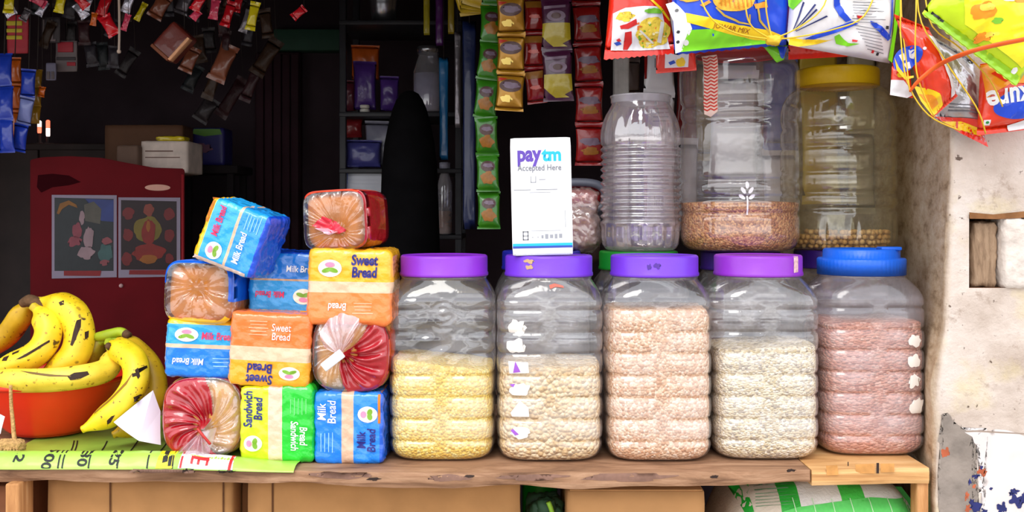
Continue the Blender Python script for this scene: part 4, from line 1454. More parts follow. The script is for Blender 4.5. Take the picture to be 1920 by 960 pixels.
# bottom-left twisted red bag: clear sector upper right, red elsewhere
def sec9(th, v):
    d_ = deg(th)
    if v > 1:
        return 1 if (60 < d_ < 100) else 0
    return 2 if (d_ < 86 or d_ > 300) else 0
t9, w9, g9, s9 = gathered('twisted red and clear bread bag at the bottom next to the white paper', 374, 786, 75, 76, .0, .12, (10, 18), sec9, 13, 1.3, .0042, [REDF, film('violet_film', (120, 44, 130), .3), CL2], 4, 3.0)
def fan(t, g, s, pts, mat, name, seed, np_=11, amp=.004, y0=-.016):
    """loose gathered film beyond the tie: fan from the gather to a polyline of pixel offsets"""
    N, Mr = 48, 12
    verts, faces = [], []
    out = [Vector((g[0] + x * s, 0, g[1] - y * s)) for x, y in pts]
    o2, _ = resample(out, None, 16)
    o2 = [o2[int(i * (len(o2) - 1) / N)] for i in range(N + 1)]
    for i in range(N + 1):
        for j in range(Mr + 1):
            v = j / Mr
            p = Vector((g[0], 0, g[1])).lerp(o2[i], v * (1 + .08 * nz((i * .3, 0, 0), 1, seed)))
            y = y0 + v * .012 - .012 * math.sin(v * PI) * .6 + amp * math.sqrt(v) * math.sin(i / N * np_ * 2 * PI * .5 + 2 * nz((i * .1, v, 0), 1.5, seed))
            verts.append((p.x, y, p.z))
    for i in range(N):
        for j in range(Mr):
            a = i * (Mr + 1) + j
            faces.append((a, a + Mr + 1, a + Mr + 2, a + 1))
    return mesh(name, verts, faces, mat, t)
TAIL = clear('bag_tail_film', (255, 240, 244), .34, .14, .2, .5, 70, (238, 222, 234), 1.0)
fan(t9, g9, s9, [(-46, 38), (-52, 52), (-34, 64), (-14, 66), (2, 56), (16, 30), (22, -4)], TAIL, 'bag_tail', 3)
tube('twist_tie', [Vector((g9[0] - .006, -.018, g9[1] + .004)), Vector((g9[0] + .004, -.022, g9[1] - .006)), Vector((g9[0] + .014, -.018, g9[1] - .02))], .0022, M('red_tie', (190, 44, 40), .5), t9, 6, res=4)
# second twisted bag with white tie, right stack
def sec8(th, v):
    d_ = deg(th)
    if v > 1:
        return 1 if (d_ < 80 or d_ > 330) else 0
    return 0 if (d_ < 62 or d_ > 268) else 2
t8, w8, g8, s8 = gathered('twisted red bread bag closed with a white tie, over the upright blue packet', 655, 664, 73, 75, .0, .12, (-14, -2), sec8, 13, 1.0, .0045, [REDF, ORF, CL2], 8, 3.0)
fan(t8, g8, s8, [(-34, -12), (-38, -40), (-18, -66), (10, -76), (34, -62), (26, -40), (20, -22)], TAIL, 'bag_tail', 6)
tie = box('white_tie', -.019, .019, -.003, .003, -.0075, .0075, M('tie_white', (236, 236, 240), .35, .5, .02), t8, .002)
tie.location = (g8[0] - .010, -.024, g8[1] - .008)
tie.rotation_euler = (0, R(-38), 0)
# clear fronted loaf with blue wrap
def sec2(th, v):
    d_ = deg(th)
    if v < .9:
        return 2
    if d_ > 345 or d_ < 165:
        return 0
    if 225 < d_ < 320:
        return 1
    return 2
t2, w2, g2, s2_ = gathered('loaf showing its brown end through clear film, blue wrap on top', 366, 549, 69, 60, .0, .115, (0, -10), sec2, 9, .2, .0022, [BLUF, YELF, CL], 12, 4.6, 2, -8, .003, inner=CRUST)
# top loaf
def sec5(th, v):
    d_ = deg(th)
    if v < .93:
        return 2
    if d_ < 50 or d_ > 300:
        return 0
    if d_ < 140:
        return 1
    return 2
t5, w5, g5, s5 = gathered('topmost loaf with star-gathered clear end and red wrap', 622, 412, 64, 57, .0, .12, (8, 22), sec5, 15, .1, .0034, [REDF, film('orange_edge_film', (236, 70, 40), .3), CL], 15, 5.0, -3, -12, .006, inner=CRUST)
bv5 = bvh_of(w5)
decal('red_flash', [[(-.034, .040), (-.016, .054), (.004, .044), (.020, .030), (.008, .024), (-.012, .030)]], bv5, M('flash_red', (220, 36, 60), .3), t5, .001, .005)
decal('white_flash', [[(-.030, .036), (-.004, .034), (.010, .028), (-.010, .024)]], bv5, M('flash_pink', (246, 190, 206), .3), t5, .0016, .005)

# ================================================================ payment card
ps = Frame(1018, 484, .03)
pc = thing('payment_card', 'white upright payment acceptance card standing on a purple jar lid', 'card stand', (ps.loc.x, .03, LT + .0005), (0, R(-1.3), 0))
WH = M('card_white', (244, 244, 246), .25, .5, .01, 10, 0, 50, 0, .3)
cw, chh = 114 * ps.s, 221 * ps.s
rbox('card', cw, .006, chh, .0028, 12, WH, pc, 0, y0=0)
box('foot', -cw / 2 + .004, cw / 2 - .004, -.004, .03, 0, .003, clear('acrylic', (240, 244, 248), .2, .1, .05), pc, .001)
yq = lambda y: (484 - y) * ps.s
xq = lambda x: (x - 1018) * ps.s
CY = M('print_cyan', (20, 182, 240), .4)
PRP = M('print_indigo', (92, 62, 168), .4)
GRY = M('print_grey', (150, 152, 160), .5)
GR2 = M('print_mid_grey', (120, 122, 132), .5)
lettering('pay', xq(997), yq(301.5), .034, None, PRP, pc, 0, 0, .0014, .0004, .02, width=.0385)
lettering('tm', xq(1038), yq(296), .0295, None, CY, pc, 0, 0, .0012, .0004, .02, width=.0312)
lettering('Accepted Here', xq(1015), yq(321), .0135, None, GR2, pc, 0, 0, .0002, .0008, .02, width=.070)
def bars(name, rects, mat):
    decal(name, [[(xq(x0), yq(y0)), (xq(x1), yq(y0)), (xq(x1), yq(y1)), (xq(x0), yq(y1))] for x0, y0, x1, y1 in rects], None, mat, pc, .0004, .05)
bars('small_print', [(1014, 341, 1026, 342.5), (995, 365, 1035, 366)], GRY)
bars('form_rule', [(966, 360, 998, 361.2), (1008, 360, 1048, 361.2)], GR2)
bars('icon_outline', [(998, 335, 999.5, 347), (1007, 335, 1008.5, 347), (998, 346, 1008, 347.5)], GRY)
bars('margin_rule', [(1061, 400, 1062, 432)], GRY)
bars('device_icon', [(981, 438, 983, 455), (990, 438, 992, 455), (981, 438, 992, 440), (981, 446, 992, 447.5), (981, 453, 992, 455)], GR2)
bars('small_print', [(997, 437, 1052, 438)], GRY)
bars('small_print', [(998, 449, 1001, 450.5), (1008, 449, 1011, 450.5), (1016, 446, 1020, 452), (1023, 444, 1029, 453), (1032, 445, 1038, 452), (1041, 444, 1046, 453), (1049, 444, 1055, 452)], GRY)
bars('cyan_band', [(962, 461, 1074, 466)], CY)
bars('indigo_band', [(962, 466, 1074, 470)], M('print_navy_band', (40, 70, 170), .4))
bars('clear_strip', [(962, 472, 1074, 481)], M('acrylic_grey', (206, 206, 214), .2))
# ================================================================ under the counter
CB = M('cardboard', (178, 130, 82), .85, .2, .1, 18, .15, 60)
CB2 = M('cardboard_pale', (196, 146, 96), .85, .2, .08, 14, .15, 60)
CBD = M('cardboard_seam', (96, 62, 38), .9, .2, .2, 60)
def carton(label, x0, x1, ytop, Yf, d, mat, seams=(), name='cardboard_box', flap=True):
    a, b = P(x0, ytop, Yf), P(x1, ytop, Yf)
    w_ = b.x - a.x
    t = thing(name, label, 'box', (a.x + w_ / 2, Yf, LB + .0045))
    h_ = a.z - LB - .0045
    rbox('carton', w_, d, h_, .004, 18, mat, t, .0012, 20, int(x0))
    for sx in seams:
        x = P(sx, 0, Yf).x - t.location.x
        decal('fold_crease', [[(x, .0), (x + .003, .0), (x + .003, h_ - .004), (x, h_ - .004)]], None, CBD, t, .0022, .05, 0)
    if flap:
        box('flap', -w_ / 2 + .004, w_ / 2 - .004, .002, d * .5, h_, h_ + .002, mat, t, .0006)
    return t
carton('brown cardboard box under the counter below the fruit basin', 88, 434, 895, .03, .26, CB, (206, 418))
carton('brown cardboard box under the counter below the breads and lentil jar', 464, 975, 895, .03, .26, CB, (510,))
carton('tall dark cardboard box in the gap between two paler cartons', 453, 469, 900, .08, .2, M('cardboard_dark', (128, 86, 52), .85, .2, .15, 20), (), flap=False)
carton('pale cardboard box under the counter beside the green printed sack', 1064, 1322, 921, .03, .24, CB2, (), flap=True)
carton('dark box standing behind the counter leg below the basin', -90, 30, 912, .05, .2, M('cardboard_red', (150, 96, 66), .85, .2, .15, 20), (), flap=False)
# green tub and leafy thing between the boxes
gt = thing('plastic_tub', 'bright green plastic tub between the cartons under the counter', 'tub', (P(1012, 0, .2).x, .2, LB + .0045))
profile('tub_wall', [(.022, 0), (.028, .003), (.029, .1), (.031, P(0, 905, .18).z - LB), (.033, P(0, 905, .18).z - LB + .002), (.033, P(0, 905, .18).z - LB + .01), (.030, P(0, 905, .18).z - LB + .01)], 60, M('green_plastic', (16, 176, 44), .35, .5, .08), gt, sub=2)
lf = thing('leafy_bundle', 'dark green leafy bundle with a lime stalk in front of the tub', 'greens', (P(1020, 0, .09).x, .09, LB + .0045))
hl = P(0, 948, .08).z - LB
for k in range(9):
    a = k * .7
    rbox('leaf', .03, .02, .05, .009, 6, M('dark_leaf', (40, 74, 48), .6, .4, .3, 60), lf, .004, 60, k, lambda p, a=a, k=k: p + Vector((.014 * math.cos(a), .022 * math.sin(a), hl - .05 + .008 * math.sin(k * 2.1))))
tube('stem_bundle', [Vector((0, 0, 0)), Vector((.002, 0, hl * .5)), Vector((0, 0, hl - .03))], .012, M('dark_leaf', (40, 74, 48)), lf, 8, res=3)
tube('lime_stalk', [Vector((.018, -.02, hl - .04)), Vector((.012, -.024, hl - .01)), Vector((.006, -.026, hl + .006))], .004, M('lime_stalk', (150, 204, 60), .5), lf, 8, res=3)
# printed woven sack
sk = thing('woven_sack', 'green and white woven plastic sack lying under the end of the counter', 'sack', (P(1540, 0, .12).x, .12, LB + .009))
sz = P(0, 910, .06).z - LB
sx0, sx1 = P(1318, 0, .1).x - sk.location.x, P(1752, 0, .1).x - sk.location.x
def sack_shape(p):
    u = (p.x - sx0) / (sx1 - sx0)
    k = 1 - .45 * max(0, (abs(u - .48) - .28) / .24) ** 2 - .08 * abs(u - .5)
    return Vector((p.x, p.y, p.z * k))
SGW = bands('sack_weave', 'X', [-.093, -.062, .005, .044], [(206, 190, 170), (40, 168, 52), (226, 220, 214), (66, 190, 70), (226, 222, 216)], .5, .3, 220, .05, -.25, .25)
rb = rbox('sack_body', sx1 - sx0, .24, sz, .07, 30, SGW, sk, .003, 22, 4, lambda p: sack_shape(p + Vector(((sx0 + sx1) / 2, -.104, 0))))
SKB = bvh_of(rb)
def sk_px(poly):
    return [((P(x, y, .02) - sk.location).x, (P(x, y, .02) - sk.location).z) for x, y in poly]
GRS = M('sack_green', (92, 200, 96), .5, .3, .06, 200)
decal('green_print', [sk_px([(1470, 960), (1500, 952), (1560, 944), (1640, 938), (1735, 944), (1770, 990), (1460, 990)])], SKB, GRS, sk, .0012, .008)
decal('green_print', [sk_px([(1376, 912), (1420, 908), (1436, 914), (1412, 936), (1416, 962), (1400, 966), (1386, 930)])], SKB, M('sack_deep_green', (30, 150, 44), .5, .3, .08, 200), sk, .0012, .008)
ln = []
rr = random.Random(3)
for k in range(9):
    y = 914 + k * 4.6
    ln.append(sk_px([(1428 - k * 1.0, y + 2), (1428 + rr.randint(60, 110) - k * 3, y - 4), (1428 + 70 - k * 3, y - 2.8), (1428 - k, y + 3.2)]))
decal('small_print', ln, SKB, M('sack_print_green', (110, 150, 110), .6), sk, .0014, .01)
wl = []
for k in range(7):
    x = 1490 + k * 36
    wl.append(sk_px([(x, 938), (x + 1.5, 938), (x + 8, 990), (x + 6, 990)]))
for _w in wl:
    decal('weave_line', [_w], SKB, M('sack_line', (190, 226, 180), .6), sk, .0018, .008)

# ================================================================ bags hanging at the front
HW = M('hanging_string', (196, 176, 130), .8)
def hang(t, x, z, Y=0.0):
    """cord from a local point up to the added lintel"""
    top = .862 - t.location.z
    tube('hanging_cord', [Vector((x, 0, z)), Vector((x * .9, (.05 - t.location.y) * .5, (z + top) / 2)), Vector((x * .8, .06 - t.location.y, top))], .0011, HW, t, 6, res=3)
TWN = M('yellow_twine', (226, 184, 40), .6)
def bag(name, label, cat, cpx, Y, thick, mat, seed=1, group=None, cord=True, **kw):
    ax = sum(p[0] for p in cpx) / 4
    ay = max(p[1] for p in cpx)
    f = Frame(ax, ay, Y)
    t = thing(name, label, cat, f.loc, (0, 0, 0), group)
    o = pouch('pouch', f.q(*cpx), thick, mat, t, seed=seed, **kw)
    if cord:
        tx = (cpx[0][0] + cpx[1][0]) / 2
        ty = (cpx[0][1] + cpx[1][1]) / 2
        q = f.one(tx, ty)
        hang(t, q[0], q[1] - .004)
    return t, f, bvh_of(o)
WHOLE = ('small_print', 'chip_ridge', 'white_letters', 'navy_crease', 'fork')
def pr(name, t, f, b, mat, *polys, off=.0015, res=.005):
    if len(polys) > 1 and name not in WHOLE and 'garnish' not in name:
        for p in polys:
            decal(name, [f.q(*p)], b, mat, t, off, res)
        return
    return decal(name, [f.q(*p) for p in polys], b, mat, t, off, res)
WHT = film('bag_white', (232, 230, 234), .3, .25, 50, .3, .04)
SIL = M('foil_silver', (196, 194, 200), .28, .5, .1, 20, .5, 60, .75)
REDB = film('bag_red', (232, 44, 24), .25, .25, 50, .5, .05)
B_Y = film('print_bag_yellow', (250, 208, 14), .3, .1, 50, .3)
B_B = film('print_bag_blue', (16, 72, 214), .3, .1, 50, .3)
B_G = film('print_bag_green', (126, 216, 24), .3, .1, 50, .3)
B_O = film('print_bag_orange', (246, 152, 30), .35, .1, 50, .2)
B_K = M('print_bag_black', (40, 40, 46), .5)
# noodle packet
t, f, b = bag('noodle_packet', 'red noodle packet with a picture of yellow noodles, hanging above the small ribbed jar', 'packet', [(1150, -120), (1236, -128), (1268, 100), (1132, 112)], .06, .05, REDB, 3, crimp=(.05, .10), wr=.003, pinch=.03, serr=.001)
pr('white_panel', t, f, b, WHT, [(1148, 28), (1170, 20), (1205, 17), (1236, 17), (1256, 92), (1200, 95), (1145, 95)])
NO_Y = M('noodle_yellow', (238, 206, 70), .5, .4, .2, 120, .5, 140)
pr('noodle_picture', t, f, b, NO_Y, blob(1222, 64, 33, 27, 3, 34, .15), off=.0020)
pr('noodle_picture', t, f, b, NO_Y, blob(1170, 36, 16, 9, 5, 26, .3), off=.0020)
bits = []
rr = random.Random(8)
for k in range(26):
    x, y = 1222 + rr.uniform(-29, 28), 66 + rr.uniform(-24, 24)
    bits.append((x, y, rr.uniform(1.5, 3.5), rr.uniform(1.2, 2.6), k))
for cname, cc, sel in (('green_garnish', (120, 170, 30), 0), ('orange_garnish', (230, 120, 30), 1), ('pale_garnish', (244, 232, 170), 2)):
    pr(cname, t, f, b, M(cname, cc, .5), *[blob(x, y, rx * (1.6 if sel == 2 else 1), ry, k, 10, .3) for x, y, rx, ry, k in bits if k % 3 == sel], off=.0027)
pr('fork', t, f, b, M('fork_silver', (226, 224, 214), .3), [(1231, 80), (1236, 44), (1243, 44), (1239, 82)], [(1196, 62), (1199, 60), (1226, 82), (1222, 83)], off=.003)
pr('red_ribbon', t, f, b, M('ribbon_red', (206, 30, 30), .4), [(1160, 52), (1172, 49), (1190, 40), (1192, 50), (1176, 58), (1162, 58)], [(1170, 64), (1182, 62), (1184, 82), (1176, 94), (1168, 94), (1172, 78)], off=.0022)
pr('leaf_sprig', t, f, b, M('sprig_green', (110, 180, 40), .4), blob(1222, 26, 17, 5, 4, 20, .4), off=.003)
pr('blue_mark', t, f, b, M('mark_blue', (40, 80, 190), .4), [(1150, 82), (1160, 79), (1165, 84), (1156, 87)], off=.0022)
pr('red_mark', t, f, b, M('mark_red', (214, 40, 50), .4), [(1154, 77), (1160, 74), (1164, 79), (1158, 80)], off=.0026)
pr('yellow_swirl', t, f, b, B_Y, [(1206, -2), (1210, -3), (1240, 22), (1256, 40), (1253, 42), (1236, 25)], off=.003)
pr('small_print', t, f, b, WHT, [(1172, -2), (1214, -4), (1214, 2), (1173, 4)], off=.0018)
# second noodle packet low behind
t, f, b = bag('noodle_packet', 'red-bordered packet peeping out between ribbed jar and big canister', 'packet', [(1226, -40), (1300, -46), (1306, 132), (1230, 138)], .175, .03, REDB, 9, crimp=(.05, .06), wr=.002)
pr('white_panel', t, f, b, WHT, [(1244, 20), (1290, 20), (1290, 126), (1246, 128)])
pr('blue_mark', t, f, b, M('mark_blue', (40, 80, 190), .4), [(1252, 118), (1262, 114), (1266, 119), (1256, 123)], off=.002)
pr('yellow_mark', t, f, b, B_Y, blob(1276, 118, 9, 8, 2, 16, .3), off=.002)
# chips: blue bag
t, f, b = bag('chips_bag', 'blue and yellow chips bag with green bottom strip, tied at its corner', 'chips bag', [(1246, -190), (1500, -200), (1476, 84), (1264, 103)], -.02, .075, B_B, 5, crimp=(.05, .03), wr=.009, wf=28, pinch=.02, serr=.001)
pr('green_strip', t, f, b, B_G, [(1276, 98), (1288, 60), (1340, 58), (1380, 66), (1440, 76), (1440, 82), (1380, 88), (1320, 94)])
pr('silver_strip', t, f, b, WHT, [(1248, 8), (1262, 4), (1284, 32), (1294, 58), (1278, 97), (1266, 101), (1262, 40)])
pr('yellow_band', t, f, b, B_Y, [(1282, 28), (1296, 32), (1336, 42), (1380, 52), (1440, 60), (1470, 70), (1462, 78), (1412, 76), (1356, 66), (1310, 54), (1284, 46)], off=.0018)
pr('chips_picture', t, f, b, M('chip_orange', (246, 180, 60), .5, .4, .2, 160, .4, 200), blob(1368, 2, 40, 28, 4, 34, .1), blob(1290, -4, 26, 12, 6, 24, .2), off=.0018)
pr('chip_ridge', t, f, b, M('chip_ridge', (226, 140, 34), .5), *[[(1336 + k * 8, -20 + k), (1338 + k * 8, -20 + k), (1346 + k * 8, 20 + (3 - abs(k - 4)) * 2), (1344 + k * 8, 20 + (3 - abs(k - 4)) * 2)] for k in range(8)], off=.0026)
pr('orange_swash', t, f, b, B_O, [(1404, 16), (1428, 10), (1432, 20), (1408, 24)], [(1306, 16), (1322, 8), (1326, 12), (1312, 20)], off=.0024)
pr('blue_label', t, f, b, M('sky_blue', (60, 130, 236), .3), [(1410, 4), (1424, 0), (1428, 8), (1412, 14)], off=.0030)
pr('gold_line', t, f, b, M('gold_print', (206, 170, 60), .4), [(1336, 20), (1352, 34), (1380, 46), (1400, 50), (1400, 52), (1378, 49), (1350, 37), (1334, 22)], [(1396, 34), (1399, 34), (1401, 52), (1398, 52)], [(1414, 22), (1420, 42), (1440, 62), (1444, 66), (1438, 64), (1416, 44), (1411, 24)], off=.0026)
lettering('JOWAR MIX', f.one(1366, 59)[0], f.one(1366, 59)[1], .010, b, M('print_brownish', (150, 70, 20), .5), t, R(-9), .1, 0, .0026, width=.058)
for k, (x, y) in enumerate([(1267, 22), (1270, 62), (1270, 80)]):
    pr('badge', t, f, b, B_K if k else M('badge_grey', (120, 120, 120)), blob(x, y, 3, 3, k, 10, .1), off=.0018)
pr('badge', t, f, b, WHT, blob(1285, 82, 5, 5, 3, 14, .05), off=.0024)
# pinched corner of a second bag below the tie
t, f, b = bag('chips_bag', 'green-cornered blue chips bag pinched beneath the twine knot', 'chips bag', [(1410, -150), (1530, -150), (1478, 86), (1424, 84)], .03, .04, B_B, 6, crimp=(.05, .04), wr=.005)
pc_ = pouch('pinched_corner', f.q((1424, 80), (1478, 84), (1470, 112), (1456, 118)), .012, B_G, t, 14, 10, seed=4, wr=.002)
pb_ = bvh_of(pc_)
pr('blue_corner', t, f, pb_, B_B, [(1456, 88), (1476, 88), (1468, 111), (1462, 108)])
# white back of a bag
t, f, b = bag('chips_bag', 'white-backed chips bag with blue arc and lime edges above the yellow-lidded canister', 'chips bag', [(1488, -190), (1702, -180), (1668, 119), (1474, 84)], -.035, .07, WHT, 8, crimp=(.05, .02), wr=.011, wf=26, pinch=.03)
arc = [(1546 + 38 * math.sin(a) * 1 , -20 + 70 * (a / 1.5)) for a in []]
pr('blue_arc', t, f, b, B_B, [(1548, -10), (1560, -10), (1563, 12), (1572, 30), (1586, 44), (1576, 47), (1562, 36), (1552, 18)])
pr('blue_band', t, f, b, B_B, [(1496, 78), (1540, 62), (1586, 46), (1600, 50), (1580, 58), (1560, 66), (1530, 74), (1498, 82)], [(1622, 44), (1634, 48), (1668, 72), (1660, 79), (1646, 70), (1624, 50)], off=.0016)
pr('yellow_strip', t, f, b, B_Y, [(1480, 70), (1500, 74), (1548, 78), (1560, 76), (1530, 84), (1496, 88), (1478, 84)], off=.0018)
pr('lime_edge', t, f, b, B_G, [(1680, -20), (1692, -20), (1686, 20), (1672, 118), (1664, 112), (1674, 60)], [(1558, 72), (1566, 68), (1584, 84), (1604, 86), (1584, 90), (1564, 84)], [(1476, -10), (1506, -14), (1496, 6), (1484, 20), (1478, 12)], off=.0018)
pr('blue_edge', t, f, b, B_B, [(1664, -20), (1669, -20), (1668, 50), (1664, 72), (1661, 70), (1664, 40)], off=.0024)
ln = []
for k in range(11):
    y = -6 + k * 5.2
    ln.append([(1590 - k * .4, y), (1590 + rr.randint(30, 62), y + 1), (1590 + rr.randint(30, 62), y + 2.2), (1590 - k * .4, y + 1.2)])
for k in range(8):
    y = 52 + k * 6
    ln.append([(1592 + k * 4, y), (1640 + k * 2, y + 7), (1640 + k * 2, y + 8.2), (1592 + k * 4, y + 1.2)])
pr('small_print', t, f, b, M('print_dark_grey', (120, 120, 128), .5), *ln, off=.0018, res=.012)
pr('badge', t, f, b, B_K, [(1652, 53), (1658, 53), (1658, 59), (1652, 59)], [(1640, 100), (1645, 101), (1644, 106), (1639, 105)], off=.0026)
pr('red_badge', t, f, b, M('mark_red', (214, 40, 50), .4), [(1594, 36), (1606, 36), (1608, 40), (1596, 41)], [(1630, 96), (1635, 97), (1634, 102), (1629, 101)], [(1590, 78), (1600, 80), (1598, 83), (1590, 82)], off=.0026)
cr = []
for k in range(9):
    a = R(20 + k * 18)
    x, y = 1484 + 6 * math.cos(a), 64 - 6 * math.sin(a)
    x2, y2 = 1484 + (50 + 14 * (k % 2)) * math.cos(a * .8), 66 - 60 * math.sin(a * .8)
    cr.append([(x, y), (x2, y2), (x2 + 3, y2 + 2), (x + 1, y + 1)])
pr('navy_crease', t, f, b, M('crease_navy', (36, 44, 110), .4), *cr[1:5], off=.0022)
# twine around the chips bags
def twine(label, pts, r=.0011, mat=TWN, nm='twine', cat='twine'):
    t = thing(nm, label, cat, P(*pts[-1]))
    tube('cord', [P(*p) - t.location for p in pts], r, mat, t, 6, res=5)
    return t
tk = thing('twine', 'yellow twine knotted around the gathered chips bags', 'twine', P(1448, 76, -.07))
for i, pts in enumerate([[(1448, 74, -.085), (1500, 50, -.09), (1545, 10, -.09), (1560, -60, -.06)], [(1448, 74, -.085), (1410, 50, -.085), (1398, 10, -.09), (1400, -60, -.06)], [(1448, 74, -.085), (1490, 70, -.085), (1560, 56, -.09), (1620, 30, -.085), (1650, -40, -.06)], [(1448, 74, -.085), (1380, 62, -.085), (1330, 30, -.09), (1300, -40, -.06)], [(1448, 74, -.085), (1440, 40, -.085), (1436, 0, -.085), (1440, -90, -.03), (1440, -160, .04)]]):
    tube('cord', [P(*p) - tk.location for p in pts], .0012, TWN, tk, 6, res=5)
rbox('knot', .018, .014, .012, .005, 8, TWN, tk, .002, 90, 2, lambda p: p + P(1450, 78, -.085) - tk.location + Vector((0, -.006, -.004)))
# red packet between canister tops
t, f, b = bag('snack_packet', 'plain red packet showing above the yellow canister lid', 'packet', [(1470, -90), (1600, -90), (1590, 106), (1478, 112)], .09, .03, REDB, 12, wr=.004)

# ---- the net of snack bags in front of the wall
ORB = film('bag_orange_red', (234, 58, 26), .25, .25, 50, .5, .08)
t, f, b = bag('snack_bag', 'red snack bag with blue oval logo, its side silver, tangled in yellow twine', 'snack bag', [(1676, 26), (1742, 52), (1796, 180), (1748, 222)], -.085, .06, ORB, 14, crimp=(.06, .05), wr=.006, cord=False)
pr('silver_seam', t, f, b, WHT, [(1732, 68), (1746, 72), (1790, 176), (1782, 184), (1760, 140)], off=.0016)
pr('blue_oval', t, f, b, B_B, oval(1696, 112, 26, 20, R(-55)), off=.0016)
pr('oval_edge', t, f, b, B_Y, [(1676, 108), (1684, 126), (1698, 144), (1712, 142), (1712, 146), (1696, 150), (1680, 132)], off=.0024)
pr('white_letters', t, f, b, WHT, [(1684, 104), (1694, 100), (1698, 112), (1690, 116)], [(1692, 120), (1704, 116), (1707, 128), (1699, 130)], [(1702, 94), (1708, 96), (1710, 112), (1704, 108)], off=.0026)
pr('flame_print', t, f, b, B_Y, [(1712, 160), (1730, 166), (1752, 178), (1768, 196), (1756, 212), (1748, 218), (1726, 190)], off=.0016)
pr('flame_print', t, f, b, B_O, [(1722, 176), (1740, 180), (1756, 196), (1746, 206)], off=.0024)
pr('small_mark', t, f, b, WHT, oval(1720, 96, 3, 3, 0, 12), off=.002)
t, f, b = bag('snack_bag', 'silver-backed snack bag with red lower edge tucked behind the red one', 'snack bag', [(1728, 56), (1826, 112), (1848, 272), (1750, 220)], -.05, .05, SIL, 16, crimp=(.05, .10), wr=.008, wf=24, cord=False)
pr('red_edge', t, f, b, REDB, [(1750, 218), (1800, 222), (1836, 226), (1852, 276), (1800, 250)], off=.0016)
pr('yellow_edge', t, f, b, B_Y, [(1764, 228), (1800, 228), (1832, 240), (1838, 256), (1800, 244)], off=.0022)
pr('small_print', t, f, b, M('print_dark_grey', (120, 120, 128), .5), *[[(1772, 196 + k * 6), (1826, 200 + k * 6), (1826, 202 + k * 6), (1772, 198 + k * 6)] for k in range(3)], off=.0016)
t, f, b = bag('snack_bag', 'small orange and white bag corner sticking out toward the yellow-lidded canister', 'snack bag', [(1672, 118), (1706, 120), (1712, 184), (1668, 178)], -.065, .02, ORB, 18, wr=.004, cord=False)
pr('white_corner', t, f, b, WHT, [(1670, 150), (1690, 152), (1712, 178), (1700, 184), (1668, 178)], off=.0014)
pr('yellow_fleck', t, f, b, B_Y, blob(1686, 142, 7, 5, 2, 16, .3), off=.0014)
# bag with upside-down lettering
t, f, b = bag('snack_bag', 'orange-red snack bag with big blue logo hanging upside down by the wall', 'snack bag', [(1838, 120), (1980, 100), (1990, 236), (1832, 254)], -.075, .055, ORB, 20, crimp=(.04, .08), wr=.005, pinch=.0)
pr('flame_print', t, f, b, B_O, [(1838, 122), (1930, 112), (1940, 160), (1880, 160), (1852, 176), (1842, 190)], off=.0014)
pr('flame_print', t, f, b, film('flame_red', (226, 40, 20), .3), [(1850, 140), (1870, 130), (1890, 146), (1870, 158)], off=.002)
lg_ = oval(1916, 192, 66, 30, R(-14), 40)
pr('blue_logo', t, f, b, B_B, lg_, off=.002)
q = f.one(1910, 192)
lettering('Kurkure', q[0] - .002, q[1] + .006, .044, b, M('logo_white', (240, 240, 244), .4), t, PI + R(8), .1, .0012, .0030, width=.104)
pr('green_dot_mark', t, f, b, WHT, [(1840, 226), (1850, 226), (1850, 236), (1840, 236)], off=.0016)
pr('green_dot', t, f, b, M('dot_green', (20, 140, 60), .5), oval(1845, 231, 2.5, 2.5, 0, 12), off=.0024)
pr('white_corner', t, f, b, WHT, [(1886, 236), (1926, 222), (1930, 240), (1890, 246)], off=.0018)
# lime bag on top
LIME = film('bag_lime', (196, 226, 16), .28, .25, 50, .4, .06)
t, f, b = bag('snack_bag', 'lime-yellow snack bag hanging at a slant in front of the other bags', 'snack bag', [(1862, -180), (2060, -40), (1904, 162), (1728, 26)], -.155, .07, LIME, 22, crimp=(.05, .06), wr=.006, wf=26, pinch=.02, serr=.001)
YLM = film('print_lemon', (244, 236, 40), .3, .2, 50, .3)
pr('lemon_panel', t, f, b, YLM, [(1790, -10), (1860, -60), (1960, 0), (1960, 60), (1910, 130), (1870, 100), (1800, 50)], off=.0014)
pr('snack_picture', t, f, b, B_O, blob(1828, 28, 22, 15, 2, 26, .3), blob(1832, 74, 14, 9, 3, 22, .4), blob(1790, -6, 30, 10, 5, 24, .3), blob(1890, 4, 22, 9, 6, 24, .3), off=.002)
pr('snack_piece', t, f, b, M('crisp_gold', (248, 206, 70), .4), blob(1832, 22, 13, 7, 2, 20, .3), blob(1842, 70, 8, 5, 3, 18, .4), off=.0026)
pr('leaf_print', t, f, b, M('print_leaf', (130, 206, 60), .4), blob(1852, 46, 10, 5, 6, 20, .4), off=.002)
pr('green_edge', t, f, b, film('edge_green', (150, 204, 30), .3), [(1730, 26), (1742, 22), (1912, 146), (1904, 160)], off=.0016)
pr('dark_lettering', t, f, b, B_K, [(1746, 22), (1768, 40), (1766, 43), (1744, 26)], off=.0022)
pr('white_patch', t, f, b, WHT, blob(1868, 8, 12, 5, 4, 18, .4), blob(1898, 134, 5, 6, 5, 14, .3), off=.0022)
